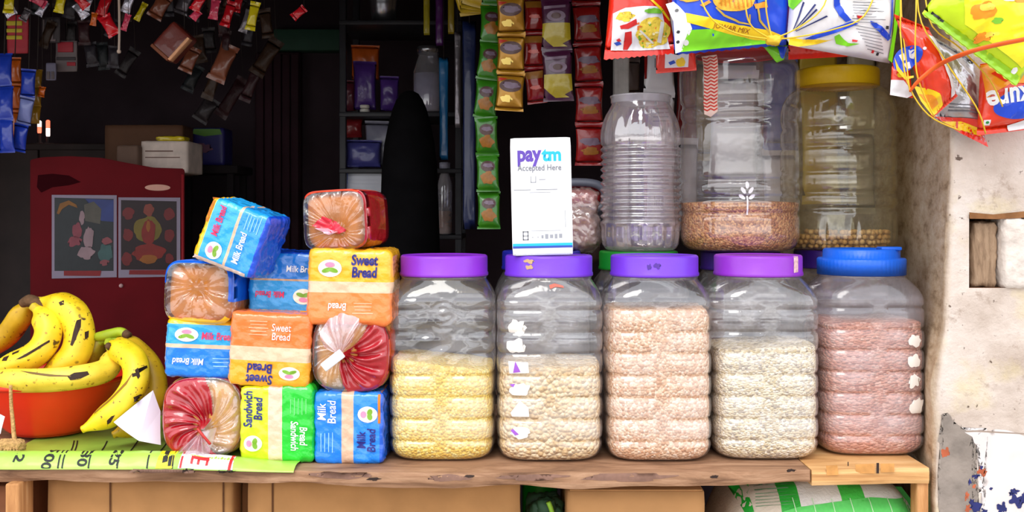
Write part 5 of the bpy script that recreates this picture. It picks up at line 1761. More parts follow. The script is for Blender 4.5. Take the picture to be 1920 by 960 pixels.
# orange strap and twine strands
st = thing('orange_strap', 'orange plastic strap crossing in front of the snack bags', 'strap', P(1708, 172, -.125))
tube('strap', [P(*p) - st.location for p in [(1706, 172, -.125), (1722, 152, -.135), (1760, 122, -.15), (1810, 100, -.20), (1860, 86, -.208), (1930, 72, -.205), (1990, 62, -.19)]], [.0016, .003, .0034, .0036, .0036, .0036, .003], M('orange_plastic', (232, 92, 20), .4), st, 10, res=6, squash=.5)
tube('strap_tie', [P(1706, 172, -.125) - st.location, P(1700, 120, -.10) - st.location, P(1690, 20, -.06) - st.location, P(1690, -100, .04) - st.location], .0010, TWN, st, 6, res=4)
for i, (lab, pts) in enumerate([('yellow twine strand over the blue oval logo bag', [(1716, -130, .05), (1718, 0, -.10), (1716, 90, -.122), (1722, 150, -.124), (1752, 220, -.115)]),
                   ('yellow twine strand running down beside the lime bag edge', [(1726, -130, .05), (1722, 20, -.11), (1770, 110, -.13), (1830, 200, -.125), (1848, 250, -.10)]),
                   ('yellow twine strand slanting across the upside-down logo bag', [(1736, -130, .05), (1740, 30, -.12), (1800, 90, -.135), (1856, 150, -.125), (1880, 200, -.118)])]):
    twine(lab, pts[::-1])
for i, (lab, pts) in enumerate([('thin yellow twine loop at the bottom of the red logo bag', [(1688, 60, -.115), (1700, 150, -.122), (1740, 215, -.12), (1800, 245, -.10)])]):
    tq = twine(lab, pts[::-1])
    tube('cord', [P(1688, 60, -.115) - tq.location, P(1690, -130, .05) - tq.location], .0011, TWN, tq, 6)
# ================================================================ hanging sachet strips
HWD_ = M('dark_thread', (44, 36, 34), .8)
def sachet_mesh(name, w_, h_, th, mat, parent, seed, seam=.10):
    hw = w_ / 2
    return pouch(name, [(-hw, h_ / 2), (hw, h_ / 2), (hw, -h_ / 2), (-hw, -h_ / 2)], th, mat, parent, 12, 14, (seam, seam), .0022, 60, seed, .10)
def strip(label, pts, Y, wpx, pitch, mats, deco, cat='sachet strip', group=None, tilt=6, cordtop=True, name='sachet_strip', seed=1, thick=.016):
    """chain of sachets along photo points pts (top to bottom); deco(sachet, bvh, w, h) prints on the first of each kind, copies reuse it"""
    s = sc(Y)
    w_, h_ = wpx * s, pitch * s
    P0 = P(pts[0][0], pts[0][1], Y)
    t = thing(name, label, cat, P0, (0, 0, 0), group)
    rr = random.Random(seed)
    L = [Vector(((x - pts[0][0]) * s, 0, -(y - pts[0][1]) * s)) for x, y in pts]
    seglen = [(b - a).length for a, b in zip(L, L[1:])]
    total = sum(seglen)
    protos = {}
    n = max(1, int(total / h_))
    for k in range(n):
        dist = (k + .5) * h_
        q = dist
        for a, b, l in zip(L, L[1:], seglen):
            if q <= l:
                break
            q -= l
        p = a.lerp(b, min(1, q / l))
        dr = (b - a).normalized()
        ang = math.atan2(dr.x, -dr.z)
        mi = k % len(mats)
        if mi not in protos:
            o = sachet_mesh('sachet', w_, h_ * 1.02, thick, mats[mi], t, seed + mi)
            if deco:
                deco(o, bvh_of(o), w_, h_)
            protos[mi] = o
        else:
            o = protos[mi].copy()
            COL.objects.link(o)
            o.parent = t
            for ch in list(protos[mi].children):
                c = ch.copy()
                COL.objects.link(c)
                c.parent = o
        o.location = p + Vector((0, rr.uniform(-.003, .003), 0))
        o.rotation_euler = (R(rr.uniform(-10, 10)), -ang + R(rr.uniform(-2, 2)), R(rr.uniform(-tilt, tilt)))
    if cordtop:
        HW_ = HW if Y < .5 else HWD_
        top = CEIL - P0.z
        tube('hanging_cord', [Vector((0, 0, -.002)), Vector((.004, .004, top * .5)), Vector((0, 0, top))], .0012, HW_, t, 6, res=2)
    return t
GOLD = M('sachet_gold', (166, 118, 26), .30, .5, .12, 40, .2, 70, .35, .2)
GREEN = film('sachet_green', (46, 112, 18), .3, .25, 60, .4)
REDS = film('sachet_red', (138, 18, 16), .26, .25, 60, .4)
PURP = film('sachet_purple', (60, 18, 46), .3, .25, 60, .4)
OLIV = film('sachet_yellow', (156, 138, 24), .3, .25, 60, .3)
CHOC = M('print_choc', (74, 44, 40), .4)
LILAC = M('print_lilac', (112, 92, 108), .4)
CHP = M('print_chips', (150, 96, 26), .4, .5, .2, 90)
def deco_gold(o, b, w_, h_):
    decal('emblem', [oval(0, h_ * .14, w_ * .38, h_ * .17)], b, CHOC, o, .001, .006)
    decal('emblem_text', [blob(0, h_ * .15, w_ * .30, h_ * .09, 3, 24, .3)], b, LILAC, o, .0016, .006)
    decal('chips_picture', [blob(-w_ * .12, -h_ * .2, w_ * .2, h_ * .09, 5, 18, .4)], b, M('print_gold_light', (250, 216, 110), .4), o, .0012, .006)
    decal('red_corner', [[(-w_ * .42, h_ * .36), (-w_ * .1, h_ * .33), (-w_ * .42, h_ * .25)]], b, M('print_red_dark', (170, 40, 24), .4), o, .0012, .006)
def deco_green(o, b, w_, h_):
    decal('emblem', [oval(.0, h_ * .17, w_ * .30, h_ * .15)], b, CHOC, o, .001, .006)
    decal('emblem_text', [blob(.0, h_ * .19, w_ * .20, h_ * .06, 4, 20, .4)], b, LILAC, o, .0016, .006)
    decal('chips_picture', [blob(.0, -h_ * .14, w_ * .30, h_ * .17, 5, 24, .3)], b, CHP, o, .001, .006)
def deco_red(o, b, w_, h_):
    decal('emblem', [blob(0, h_ * .10, w_ * .34, h_ * .10, 4, 24, .4)], b, LILAC, o, .0012, .006)
    decal('flame_print', [blob(0, -h_ * .14, w_ * .30, h_ * .09, 6, 24, .5)], b, CHP, o, .0010, .006)
def deco_redgold(o, b, w_, h_):
    decal('gold_band', [[(-w_ * .46, h_ * .40), (w_ * .46, h_ * .40), (w_ * .40, h_ * .20), (-w_ * .40, h_ * .20)]], b, CHP, o, .001, .006)
    decal('emblem_text', [blob(0, -h_ * .05, w_ * .26, h_ * .06, 4, 20, .4)], b, M('print_rose', (206, 110, 100), .4), o, .0012, .006)
def deco_purple(o, b, w_, h_):
    decal('yellow_panel', [[(-w_ * .44, h_ * .02), (w_ * .44, h_ * .02), (w_ * .46, -h_ * .30), (w_ * .2, -h_ * .38), (w_ * .36, -h_ * .44), (-w_ * .1, -h_ * .44), (-w_ * .3, -h_ * .34), (-w_ * .46, -h_ * .24)]], b, OLIV, o, .001, .006)
    decal('emblem', [oval(0, h_ * .16, w_ * .30, h_ * .11)], b, LILAC, o, .001, .006)
    decal('emblem_ring', [oval(0, h_ * .16, w_ * .16, h_ * .06)], b, CHOC, o, .0016, .006)
    decal('yellow_wave', [[(-w_ * .4, h_ * .36), (w_ * .3, h_ * .38), (w_ * .3, h_ * .33), (-w_ * .4, h_ * .30)]], b, LILAC, o, .001, .006)
strip('long hanging strip of green chip sachets reaching lower than the others', [(928, -60), (918, 110), (910, 200), (914, 300), (918, 440)], .40, 44, 70, [GREEN], deco_green, seed=3)
strip('hanging strip of shiny gold sachets overlapping the green strip', [(958, -80), (958, 140), (952, 262)], .33, 54, 72, [GOLD], deco_gold, seed=5)
strip('narrow hanging strip of red and gold sachets squeezed between gold and purple strips', [(1004, -70), (1000, 120), (1012, 250)], .37, 38, 66, [REDS], deco_redgold, seed=7)
strip('hanging strip of yellow and purple sachets behind the payment card', [(1038, -96), (1046, 130), (1046, 262)], .32, 58, 95, [PURP], deco_purple, seed=9)
strip('hanging strip of dark red sachets closest to the pale post', [(1098, -70), (1104, 170), (1106, 338)], .38, 54, 76, [REDS], deco_red, seed=11)

# ---- behind the upper jars
post = thing('pale_post', 'pale grey upright post behind the small ribbed jar', 'post', (P(1166, 0, .53).x, .53, FLOOR))
rbox('post_shaft', .030, .03, CEIL - FLOOR - .02, .004, 20, M('pale_paint', (196, 194, 188), .7, .3, .12, 40, .3, 60), post, .001, 60, 2)
box('base_plate', -.04, .04, -.01, .04, 0, .006, M('pale_paint', (196, 194, 188)), post, .001)
strip('hanging strip of dull brown sachets behind the pale post', [(1186, -80), (1188, 460)], .62, 26, 64, [M('sachet_brown', (116, 100, 94), .5, .4, .1)], None, seed=13)
def back_white(o, b, w_, h_):
    decal('barcode', [[(-w_ * .16 + i * w_ * .05, -h_ * .0), (-w_ * .14 + i * w_ * .05, -h_ * .0), (-w_ * .14 + i * w_ * .05, -h_ * .14), (-w_ * .16 + i * w_ * .05, -h_ * .14)] for i in range(6)], b, B_K, o, .001, .02)
    decal('red_edge', [[(-w_ * .46, h_ * .3), (-w_ * .36, h_ * .3), (-w_ * .40, -h_ * .3), (-w_ * .46, -h_ * .3)]], b, REDS, o, .001, .01)
    decal('small_print', [[(-w_ * .2, h_ * (.3 - .06 * k)), (w_ * .3, h_ * (.3 - .06 * k)), (w_ * .3, h_ * (.28 - .06 * k)), (-w_ * .2, h_ * (.28 - .06 * k))] for k in range(4)], b, M('print_grey', (176, 178, 184)), o, .001, .02)
strip('hanging strip of white-backed packets with barcodes seen over the ribbed jar', [(1236, -80), (1236, 480)], .52, 60, 128, [WHT], back_white, seed=15, thick=.02)
strip('hanging strip of red and white packets seen through the big canister edge', [(1288, -80), (1288, 480)], .62, 40, 170, [WHT, REDS], None, seed=17, thick=.02)
strip('hanging strip of white packets seen through the middle of the big canister', [(1378, -80), (1372, 480)], .55, 92, 215, [WHT], None, seed=19, thick=.02)
strip('hanging strip of pale yellow packets seen through the big canister by its tape', [(1318, -80), (1322, 480)], .66, 66, 190, [film('pack_pale', (214, 206, 176), .35), film('pack_gold', (206, 176, 90), .35)], None, seed=21, thick=.02)
strip('hanging strip of blue and white packets behind the gap of the two canisters', [(1464, -80), (1462, 480)], .58, 66, 180, [WHT, film('pack_blue', (70, 96, 190), .35)], None, seed=23, thick=.02)
strip('hanging strip of yellow packets seen through the yellow-lidded canister', [(1536, -80), (1540, 480)], .57, 76, 230, [film('pack_yellow', (220, 190, 60), .35)], None, seed=25, thick=.02)
strip('hanging strip of grey packets by the side wall behind the yellow-lidded canister', [(1612, -80), (1614, 480)], .60, 56, 160, [film('pack_grey', (170, 164, 160), .35), film('pack_pale', (214, 206, 176))], None, seed=27, thick=.02)
# tub and plastic bag between card and ribbed jar, on the jar lids
tb = thing('grey_rimmed_tub', 'grey-rimmed container with red inside lying behind the payment card', 'container', P(1082, 440, .36), (0, 0, 0))
ring = []
for k in range(33):
    a = 2 * PI * k / 32
    ring.append(Vector((.054 * math.copysign(abs(math.cos(a)) ** .7, math.cos(a)), 0, .072 + .028 * math.copysign(abs(math.sin(a)) ** .7, math.sin(a)))))
tube('rim', ring, .0085, M('grey_rubber', (92, 96, 108), .35, .5, .1), tb, 10)
rbox('red_inside', .095, .05, .045, .018, 10, M('red_inside', (176, 32, 42), .4), tb, .002, 40, 2, lambda p: p + Vector((0, .006, .050)))
rbox('grey_shell', .11, .09, .07, .02, 10, M('grey_rubber', (92, 96, 108)), tb, .002, 40, 3, lambda p: p + Vector((0, .02, .002)), y0=.02)
rbox('support_block', .09, .06, .055, .01, 8, M('dull_brown', (90, 70, 62), .7), tb, .002, 40, 4, lambda p: p + Vector((0, .02, -.053)))
pbag = thing('plastic_bag', 'crumpled clear plastic bag of brown food sitting on the navy lid', 'plastic bag', (P(1087, 0, .27).x, .27, LT))
rbox('bag_film', .075, .09, .078, .026, 20, clear('crumpled_film', (246, 232, 226), .26, .12, .15, .4, 60, (220, 196, 190)), pbag, .006, 45, 5)
rbox('brown_food', .066, .08, .062, .022, 14, M('brown_food', (150, 106, 88), .6, .4, .25, 50, .5, 60), pbag, .004, 40, 6, lambda p: p + Vector((0, .005, .001)))
fn = []
rbox('bag_neck', .06, .03, .045, .012, 14, clear('crumpled_film', (246, 232, 226)), pbag, .006, 60, 7, lambda p: p + Vector((.004, .02, .066)))

# ================================================================ red cabinet deep in the shop
CY_ = .95
YAW = R(20)
KX = .93
cl, cr_ = P(60, 0, CY_), P(350, 0, CY_)
cw_ = (cr_.x - cl.x) * KX
cab = thing('red_cabinet', 'dark red metal cabinet with curved top behind the bananas', 'cabinet', ((cl.x + cr_.x) / 2, CY_, FLOOR), (0, 0, YAW))
RC = M('cabinet_red', (96, 11, 20), .75, .15, .15, 8, .05, 30)
ztop_ = P(0, 318, CY_).z - FLOOR
box('body', -cw_ / 2, cw_ / 2, .012, .36, 0, ztop_ - .004, RC, cab, .006)
s_ = sc(CY_)
cxp = (60 + 350) / 2
q_ = lambda x, y: ((x - cxp) * s_ * KX, P(0, y, CY_).z - FLOOR)
def at_cab(lx, ly, lz):
    return Vector((cab.location.x + lx * math.cos(YAW) - ly * math.sin(YAW), CY_ + lx * math.sin(YAW) + ly * math.cos(YAW), FLOOR + lz))
front = [q_(60, 302), q_(80, 297), q_(130, 294), q_(190, 296), q_(240, 305), q_(290, 313), q_(348, 314), q_(350, 318), (cw_ / 2, .02), (-cw_ / 2, .02)]
bm = bmesh.new()
f_ = bm.faces.new([bm.verts.new((x, 0, z)) for x, z in front])
ex = bmesh.ops.extrude_face_region(bm, geom=[f_])
for v in ex['geom']:
    if isinstance(v, bmesh.types.BMVert):
        v.co.y += .014
bmesh.ops.bevel(bm, geom=[e for e in bm.edges], offset=.002, segments=2, affect='EDGES')
bmesh.ops.recalc_face_normals(bm, faces=bm.faces)
from_bm('front_panel', bm, RC, cab)
decal('recessed_grip', [[q_(74, 330), q_(100, 327), q_(130, 330), q_(152, 342), q_(130, 348), q_(100, 352), q_(80, 362), q_(72, 352)]], None, M('grip_dark', (48, 8, 14), .95, .05), cab, .001, .03)
decal('oval_badge', [oval(q_(297, 351)[0], q_(297, 351)[1], 23 * s_, 6 * s_)], None, M('badge_metal', (150, 110, 96), .35, .5, .1, 30, 0, 30, .6), cab, .001, .03)
tube('trim_edge', [Vector((q_(346, 0)[0], -.002, .1)), Vector((q_(346, 0)[0], -.002, ztop_ - .01))], .004, M('cabinet_edge', (150, 40, 46), .4), cab, 8)
box('plinth', -cw_ / 2 + .01, cw_ / 2 - .01, .02, .34, 0, .03, M('plinth_dark', (30, 18, 20), .6), cab, .002)
tube('bolt', [Vector((q_(227, 536)[0], 0, q_(0, 536)[1])), Vector((q_(227, 536)[0], -.004, q_(0, 536)[1]))], .005, M('bolt_metal', (190, 150, 150), .4), cab, 10)
def calendar(label, x0, x1, y0, y1, shapes):
    lx, lz = q_((x0 + x1) / 2, y1)
    t = thing('calendar_print', label, 'picture', at_cab(lx, -.002, lz), (0, 0, YAW))
    Q = lambda x, y: ((x - (x0 + x1) / 2) * s_ * KX, (y1 - y) * s_)
    box('paper', Q(x0, 0)[0], Q(x1, 0)[0], -.001, .001, 0, Q(0, y0)[1], M('print_border', (140, 130, 148), .7, .3, .04), t, 0)
    for i, (nm, col, polys, lvl) in enumerate(shapes):
        for p in polys:
            decal(nm, [[Q(x, y) for x, y in p]], None, M('cal_%d_%d_%d' % col, tuple(int(v * .6) for v in col), .5, .4, .15, 40), t, .0012 + .0006 * lvl, .03)
    return t
calendar('landscape-toned devotional print with pale figures, taped to the red cabinet', 99, 219, 366, 520, [
    ('picture_ground', (58, 66, 72), [[(104, 371), (213, 373), (213, 508), (104, 506)]], 0),
    ('picture_sky', (70, 92, 190), [[(160, 373), (213, 375), (213, 416), (190, 414), (178, 392)]], 1),
    ('picture_mountain', (130, 124, 110), [[(158, 384), (176, 378), (190, 392), (188, 420), (160, 414)]], 2),
    ('picture_arch', (206, 130, 30), [[(108, 400), (114, 382), (130, 376), (144, 384), (146, 390), (130, 384), (118, 392), (112, 402)]], 2),
    ('picture_figure', (206, 90, 110), [blob(146, 432, 9, 14, 2, 22, .3), blob(140, 452, 13, 10, 3, 22, .3)], 2),
    ('picture_figure', (232, 190, 200), [blob(166, 446, 9, 20, 4, 24, .3), blob(162, 474, 15, 12, 5, 24, .3), blob(154, 408, 5, 12, 6, 18, .3)], 3),
    ('picture_water', (90, 140, 140), [blob(198, 474, 14, 16, 7, 24, .3)], 1),
    ('picture_flower', (214, 110, 120), [blob(196, 492, 8, 6, 8, 18, .4), blob(200, 452, 10, 7, 9, 18, .3)], 3),
    ('red_caption', (206, 30, 40), [[(121, 506), (190, 507), (188, 517), (121, 515)]], 2)])
calendar('red-toned devotional print of a seated golden figure, taped to the red cabinet', 222, 341, 370, 521, [
    ('picture_ground', (52, 20, 30), [[(227, 375), (334, 377), (334, 508), (227, 506)]], 0),
    ('picture_halo', (176, 150, 40), [blob(279, 430, 27, 24, 2, 28, .15)], 1),
    ('picture_robe', (196, 40, 30), [blob(279, 474, 33, 16, 3, 28, .2), blob(279, 436, 13, 24, 4, 24, .2)], 2),
    ('picture_head', (206, 90, 70), [blob(280, 394, 10, 12, 5, 20, .2)], 2),
    ('picture_gold', (226, 130, 30), [blob(279, 487, 17, 8, 6, 22, .2), blob(279, 424, 4, 10, 7, 18, .2)], 3),
    ('picture_panel', (170, 40, 44), [blob(241, 400, 11, 12, 8, 18, .2), blob(319, 402, 11, 12, 9, 18, .2), blob(240, 440, 10, 12, 10, 18, .2), blob(320, 442, 10, 12, 11, 18, .2), blob(238, 486, 10, 12, 12, 18, .2), blob(320, 486, 8, 10, 13, 18, .2)], 2),
    ('red_caption', (206, 30, 40), [[(243, 507), (322, 508), (322, 517), (242, 515)]], 2)])
CT = FLOOR + ztop_
def on_cab(name, label, cat, x0, x1, y0, y1, Y, d, mat, extra=None):
    a, b = P(x0, y0, Y), P(x1, y0, Y)
    t = thing(name, label, cat, ((a.x + b.x) / 2, Y, CT - .0025))
    h_ = a.z - CT + .0025
    rbox('carton', b.x - a.x, d, h_, .004, 10, mat, t, .001, 30, int(x0))
    if extra:
        extra(t, b.x - a.x, h_)
    return t
on_cab('carton', 'whitish carton standing on the red cabinet end', 'box', 264, 351, 264, 312, 1.11, .14, M('carton_white', (214, 196, 184), .8, .2, .15, 30), lambda t, w_, h_: decal('small_print', [[(-w_ * .4, h_ * .7), (w_ * .2, h_ * .7), (w_ * .2, h_ * .66), (-w_ * .4, h_ * .66)], [(-w_ * .4, h_ * .5), (w_ * .35, h_ * .5), (w_ * .35, h_ * .47), (-w_ * .4, h_ * .47)]], None, M('print_brown', (120, 90, 80), .7), t, .002, .05))
on_cab('carton', 'dim brown carton in the middle of the cabinet top', 'box', 218, 258, 272, 312, 1.08, .1, M('carton_brown', (110, 84, 70), .8))
on_cab('carton', 'wide low brown carton at the back of the cabinet top', 'box', 196, 342, 234, 312, 1.26, .10, M('carton_dark', (96, 62, 40), .8))
yb = thing('yellow_packet', 'small flat yellow packet lying on the whitish carton', 'packet', P(318, 264, 1.14))
rbox('packet', .075, .05, .012, .004, 10, film('packet_yellow', (214, 190, 30)), yb, .002, 40, 2)
box('seal', -.036, .036, -.0005, .002, .003, .006, M('seal_olive', (150, 130, 20), .5), yb, .0005)
stn = thing('dark_stool', 'dark stool in shadow beneath the blue box beyond the cabinet', 'stool', (P(392, 0, 1.5).x, 1.5, FLOOR))
hst = P(0, 312, 1.5).z - FLOOR
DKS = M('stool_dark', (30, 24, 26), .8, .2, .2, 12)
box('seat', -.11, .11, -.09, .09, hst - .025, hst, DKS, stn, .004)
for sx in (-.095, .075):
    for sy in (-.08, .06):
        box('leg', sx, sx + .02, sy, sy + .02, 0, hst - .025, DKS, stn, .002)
pk = thing('snack_box', 'blue box with green flash standing on the dark stool beyond the cabinet', 'box', (P(390, 0, 1.45).x, 1.45, FLOOR + hst + .001))
hz_ = P(0, 240, 1.45).z - FLOOR - hst
rbox('carton', .095, .1, hz_, .006, 10, M('box_blue', (40, 36, 104), .5), pk, .001, 30, 3)
decal('green_flash', [[(-.042, hz_ - .004), (.036, hz_ - .004), (.042, hz_ - .02), (-.01, hz_ - .026), (-.045, hz_ - .018)]], None, M('flash_green', (80, 130, 24), .5), pk, .003, .03)
decal('pink_mark', [blob(-.012, hz_ - .06, .024, .014, 3, 20, .4)], None, M('mark_pinkish', (110, 66, 90), .5), pk, .003, .03)

# ================================================================ dark cupboard at the back with two little lights
cp = thing('dark_cupboard', 'dark wooden cupboard in shadow beyond the red cabinet', 'cupboard', (P(90, 0, 1.5).x, 1.5, FLOOR))
hc = P(0, 268, 1.5).z - FLOOR
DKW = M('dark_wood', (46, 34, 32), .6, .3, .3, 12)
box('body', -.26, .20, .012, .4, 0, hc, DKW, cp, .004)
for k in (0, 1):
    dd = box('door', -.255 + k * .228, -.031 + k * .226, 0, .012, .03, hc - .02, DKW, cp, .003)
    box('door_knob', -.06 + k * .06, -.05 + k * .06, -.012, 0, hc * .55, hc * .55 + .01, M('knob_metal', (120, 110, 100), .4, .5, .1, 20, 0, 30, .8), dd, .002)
GLOW = M('glow_red', (255, 110, 80), .5, .5, .02, 20, 0, 60, 0, 0, 1, 2.2)
GLOW2 = M('glow_white', (255, 224, 214), .5, .5, .02, 20, 0, 60, 0, 0, 1, 2.6)
for lab, px, y0, y1 in (('short glowing red lamp on the dark cupboard', 74, 226, 250), ('taller glowing red and white lamp on the dark cupboard', 90, 225, 256)):
    Y = 1.56
    t = thing('small_lamp', lab, 'lamp', (P(px, 0, Y).x, Y, FLOOR + hc))
    zb, zt_ = P(0, y1, Y).z - FLOOR - hc, P(0, y0, Y).z - FLOOR - hc
    profile('lamp_base', [(.016, 0), (.016, .004), (.006, .007), (.005, max(.008, zb))], 20, M('lamp_dark', (40, 36, 40), .5), t, cap1=True)
    profile('glow_tube', [(.0045, max(.008, zb)), (.006, zb + .004), (.006, (zb + zt_) / 2)], 16, GLOW if px < 80 else GLOW2, t, cap1=True)
    profile('glow_tip', [(.006, (zb + zt_) / 2), (.006, zt_ - .003), (.003, zt_)], 16, GLOW2 if px < 80 else GLOW, t, cap0=False, cap1=True)

# ================================================================ rack with goods in the middle
RY = 1.45
rk = thing('shelf_rack', 'dark open rack with goods at the back of the shop', 'rack', (P(752, 0, RY).x, RY, FLOOR))
RKM = M('rack_metal', (44, 44, 50), .5, .5, .2, 20)
rx0, rx1 = P(636, 0, RY).x - rk.location.x, P(866, 0, RY).x - rk.location.x
for x in (rx0, rx1 - .02):
    for y in (0, .26):
        box('upright', x, x + .02, y, y + .02, 0, CEIL - FLOOR - .02, RKM, rk, .002)
SZ = {}
for py in (38, 210, 316, 440):
    z = P(0, py, RY).z - FLOOR
    box('shelf_plate', rx0, rx1, -.004, .28, z - .014, z, RKM, rk, .002)
    SZ[py] = z + FLOOR + .0006
def rk_item(name, label, cat, px, py, Y=1.52):
    return thing(name, label, cat, (P(px, 0, Y).x, Y, SZ[py]))
t = rk_item('steel_cup', 'shiny steel cup on the top plate of the rack', 'cup', 720, 38)
profile('cup_wall', [(.03, 0), (.036, .002), (.042, .06), (.045, .085), (.046, .087), (.044, .087)], 40, M('steel', (190, 192, 200), .25, .5, .05, 20, 0, 30, .9), t)
t = rk_item('glass_jar', 'white-filled glass jar with metal lid on the rack beside the black silhouette', 'jar', 803, 210, 1.47)
profile('jar_body', [(.032, 0), (.042, .003), (.045, .02), (.045, .12), (.036, .15), (.03, .165), (.03, .18)], 40, clear('rack_glass', (230, 232, 240), .2, .1), t)
profile('white_filling', [(.03, .002), (.04, .005), (.043, .02), (.043, .115)], 36, M('filling_white', (206, 200, 220), .7), t, cap1=True)
profile('lid', [(.032, .176), (.034, .176), (.034, .194), (.030, .197)], 36, M('steel', (190, 192, 200)), t, cap0=False, cap1=True)
for lab, y in (('lower of two small white discs stacked on the rack plate', 0), ('upper of two small white discs stacked on the rack plate', .012)):
    t = thing('white_disc', lab, 'disc', (P(684, 0, 1.47).x, 1.47, SZ[210] + y))
    profile('disc', [(.012, .0), (.0145, .0015), (.0145, .009), (.012, .0105)], 24, M('disc_white', (236, 232, 224), .5), t, cap1=True)
def rpack(label, px0, px1, py0, py1, shelf, mat, seed, Y=1.52):
    a, b = P(px0, py0, Y), P(px1, py1, Y)
    z0 = SZ[shelf]
    t = thing('snack_packet', label, 'packet', ((a.x + b.x) / 2, Y, z0 + max(0, b.z - z0)))
    hw, h_ = (b.x - a.x) / 2, a.z - max(b.z, z0)
    pouch('pouch', [(-hw, h_), (hw, h_ * .98), (hw * .95, 0), (-hw * .95, 0)], .03, mat, t, 14, 16, (.08, .06), .005, 40, seed)
    return t
PVI = film('pack_violet', (86, 50, 140), .35, .25, 50, .3)
rpack('orange packet lying on top of the purple ones on the rack', 658, 712, 84, 150, 210, film('pack_orange', (226, 104, 30), .35), 2, 1.58)
rpack('large purple packet at the middle level of the rack', 662, 706, 114, 206, 210, PVI, 3, 1.50)
rpack('small purple packet next to the large one on the rack', 712, 748, 142, 208, 210, PVI, 4, 1.50)
rpack('dull wine packet standing beside the purple packets on the rack', 644, 668, 150, 208, 210, film('pack_wine', (110, 40, 56), .35), 5, 1.54)
rpack('red packet on the plate beneath the white discs', 644, 680, 222, 258, 316, film('pack_red', (150, 34, 40), .35), 6, 1.54)
rpack('silver-grey packet on the plate beneath the purple packets', 684, 742, 226, 312, 316, film('pack_silver', (136, 136, 156), .35), 7, 1.52)
rpack('indigo packet at the front of the plate above the papers', 646, 716, 262, 314, 316, film('pack_indigo', (76, 76, 150), .35), 8, 1.49)
pp = thing('paper_stack', 'stack of white papers leaning on the lower plate of the rack', 'papers', (P(682, 0, 1.47).x, 1.47, SZ[440]))
hp = P(0, 322, 1.47).z - SZ[440]
for k in range(5):
    box('sheet', -.052, .052, .004 * k, .004 * k + .002, 0, hp - .012 * (4 - k), M('paper_bluish', (238, 240, 250), .7, .3, .04), pp, .0005)
box('blue_edge', -.056, -.050, -.001, .020, 0, hp, M('paper_blue', (90, 110, 190), .6), pp, .0005)
bt = thing('glass_bottle', 'small clear bottle with brown stuff at the bottom on the lower rack plate', 'bottle', (P(834, 0, 1.47).x, 1.47, SZ[440]))
profile('bottle_body', [(.018, 0), (.022, .003), (.022, .15), (.014, .18), (.014, .2)], 30, clear('bottle_glass', (226, 226, 240), .3, .12), bt)
profile('bottle_filling', [(.017, .002), (.0205, .005), (.0205, .07)], 30, M('bottle_brown', (206, 150, 110), .6), bt, cap1=True)
profile('bottle_cap', [(.0155, .195), (.0165, .195), (.0165, .214), (.014, .216)], 30, M('cap_grey', (170, 170, 190), .4), bt, cap0=False, cap1=True)
# draped stand-in for an unidentified black silhouette, taken for a blacked-out person
drp = thing('black_silhouette', 'tall black cloth of unknown kind standing before the back rack', 'silhouette', (P(768, 0, 1.15).x, 1.15, FLOOR))
s_d = sc(1.15)
BLK = M('silhouette_black', (20, 19, 21), .95, .05, .2, 20)
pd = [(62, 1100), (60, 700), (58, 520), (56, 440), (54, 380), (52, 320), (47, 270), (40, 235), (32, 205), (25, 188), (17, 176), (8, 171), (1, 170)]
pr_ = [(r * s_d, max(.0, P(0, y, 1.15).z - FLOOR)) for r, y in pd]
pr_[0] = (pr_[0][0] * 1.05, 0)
profile('silhouette', pr_, 64, BLK, drp, lambda th, z: .006 * math.sin(7 * th + z * 4) * (1 - smooth01(.75, 1.15, z)), sub=5)
tube('base_roll', [Vector((pr_[0][0] * 1.02 * math.cos(2 * PI * k / 24), pr_[0][0] * 1.02 * math.sin(2 * PI * k / 24), .008)) for k in range(25)], .008, BLK, drp, 6)

# ---- hanging tubes and ribbons between rack and sachet strips
def hang_strip(label, x, y0, y1, wpx, Y, mat, name='hanging_ribbon', cat='ribbon'):
    a, b = P(x, y0, Y), P(x, y1, Y)
    t = thing(name, label, cat, a)
    w_ = wpx * sc(Y) / 2
    h_ = a.z - b.z
    pouch('ribbon', [(-w_, 0), (w_, 0), (w_ * .9, -h_), (-w_ * .9, -h_)], .010, mat, t, 8, 20, (.03, .03), .003, 40, int(x))
    tube('hanging_cord', [Vector((0, 0, -.004)), Vector((0, 0, CEIL - a.z))], .0012, HWD_, t, 6)
    return t
hang_strip('teal blue packet ribbon hanging beside the white-filled glass jar', 832, 108, 300, 18, 1.2, film('ribbon_teal', (22, 110, 170), .35))
hang_strip('dark navy packet ribbon hanging next to the green sachet strip', 880, 40, 430, 26, .9, film('ribbon_navy', (22, 36, 84), .35))
hang_strip('silvery wrapper ribbon hanging between rack and navy ribbon', 858, 60, 240, 12, 1.1, M('ribbon_silver', (140, 134, 140), .35, .5, .1, 30, .5, 60, .6))
hang_strip('purple wrapper ribbon hanging above the glass jar', 824, -40, 86, 16, 1.2, film('ribbon_purple', (90, 30, 110), .35))
hang_strip('yellow wrapper ribbon hanging beside the purple one', 800, -40, 66, 13, 1.2, film('ribbon_yellow', (190, 176, 30), .35))
hang_strip('second yellow wrapper ribbon nearer the yellow bundle', 846, -40, 64, 14, 1.15, film('ribbon_olive', (170, 146, 30), .35))
yb2 = thing('yellow_bundle', 'bundle of yellow packets hanging by the top of the green strip', 'packets', P(888, 0, .55))
for k in range(4):
    o = pouch('pouch', [(-.034, .05), (.034, .05), (.030, -.035), (-.028, -.030)], .014, film('bundle_yellow', (196, 164, 40), .35), yb2, 10, 10, (.1, .1), .003, 50, k)
    o.location = (-.008 + k * .006, -.008 * k, .004 * k)
    o.rotation_euler = (0, R(-14 + 9 * k), R(8 - 5 * k))
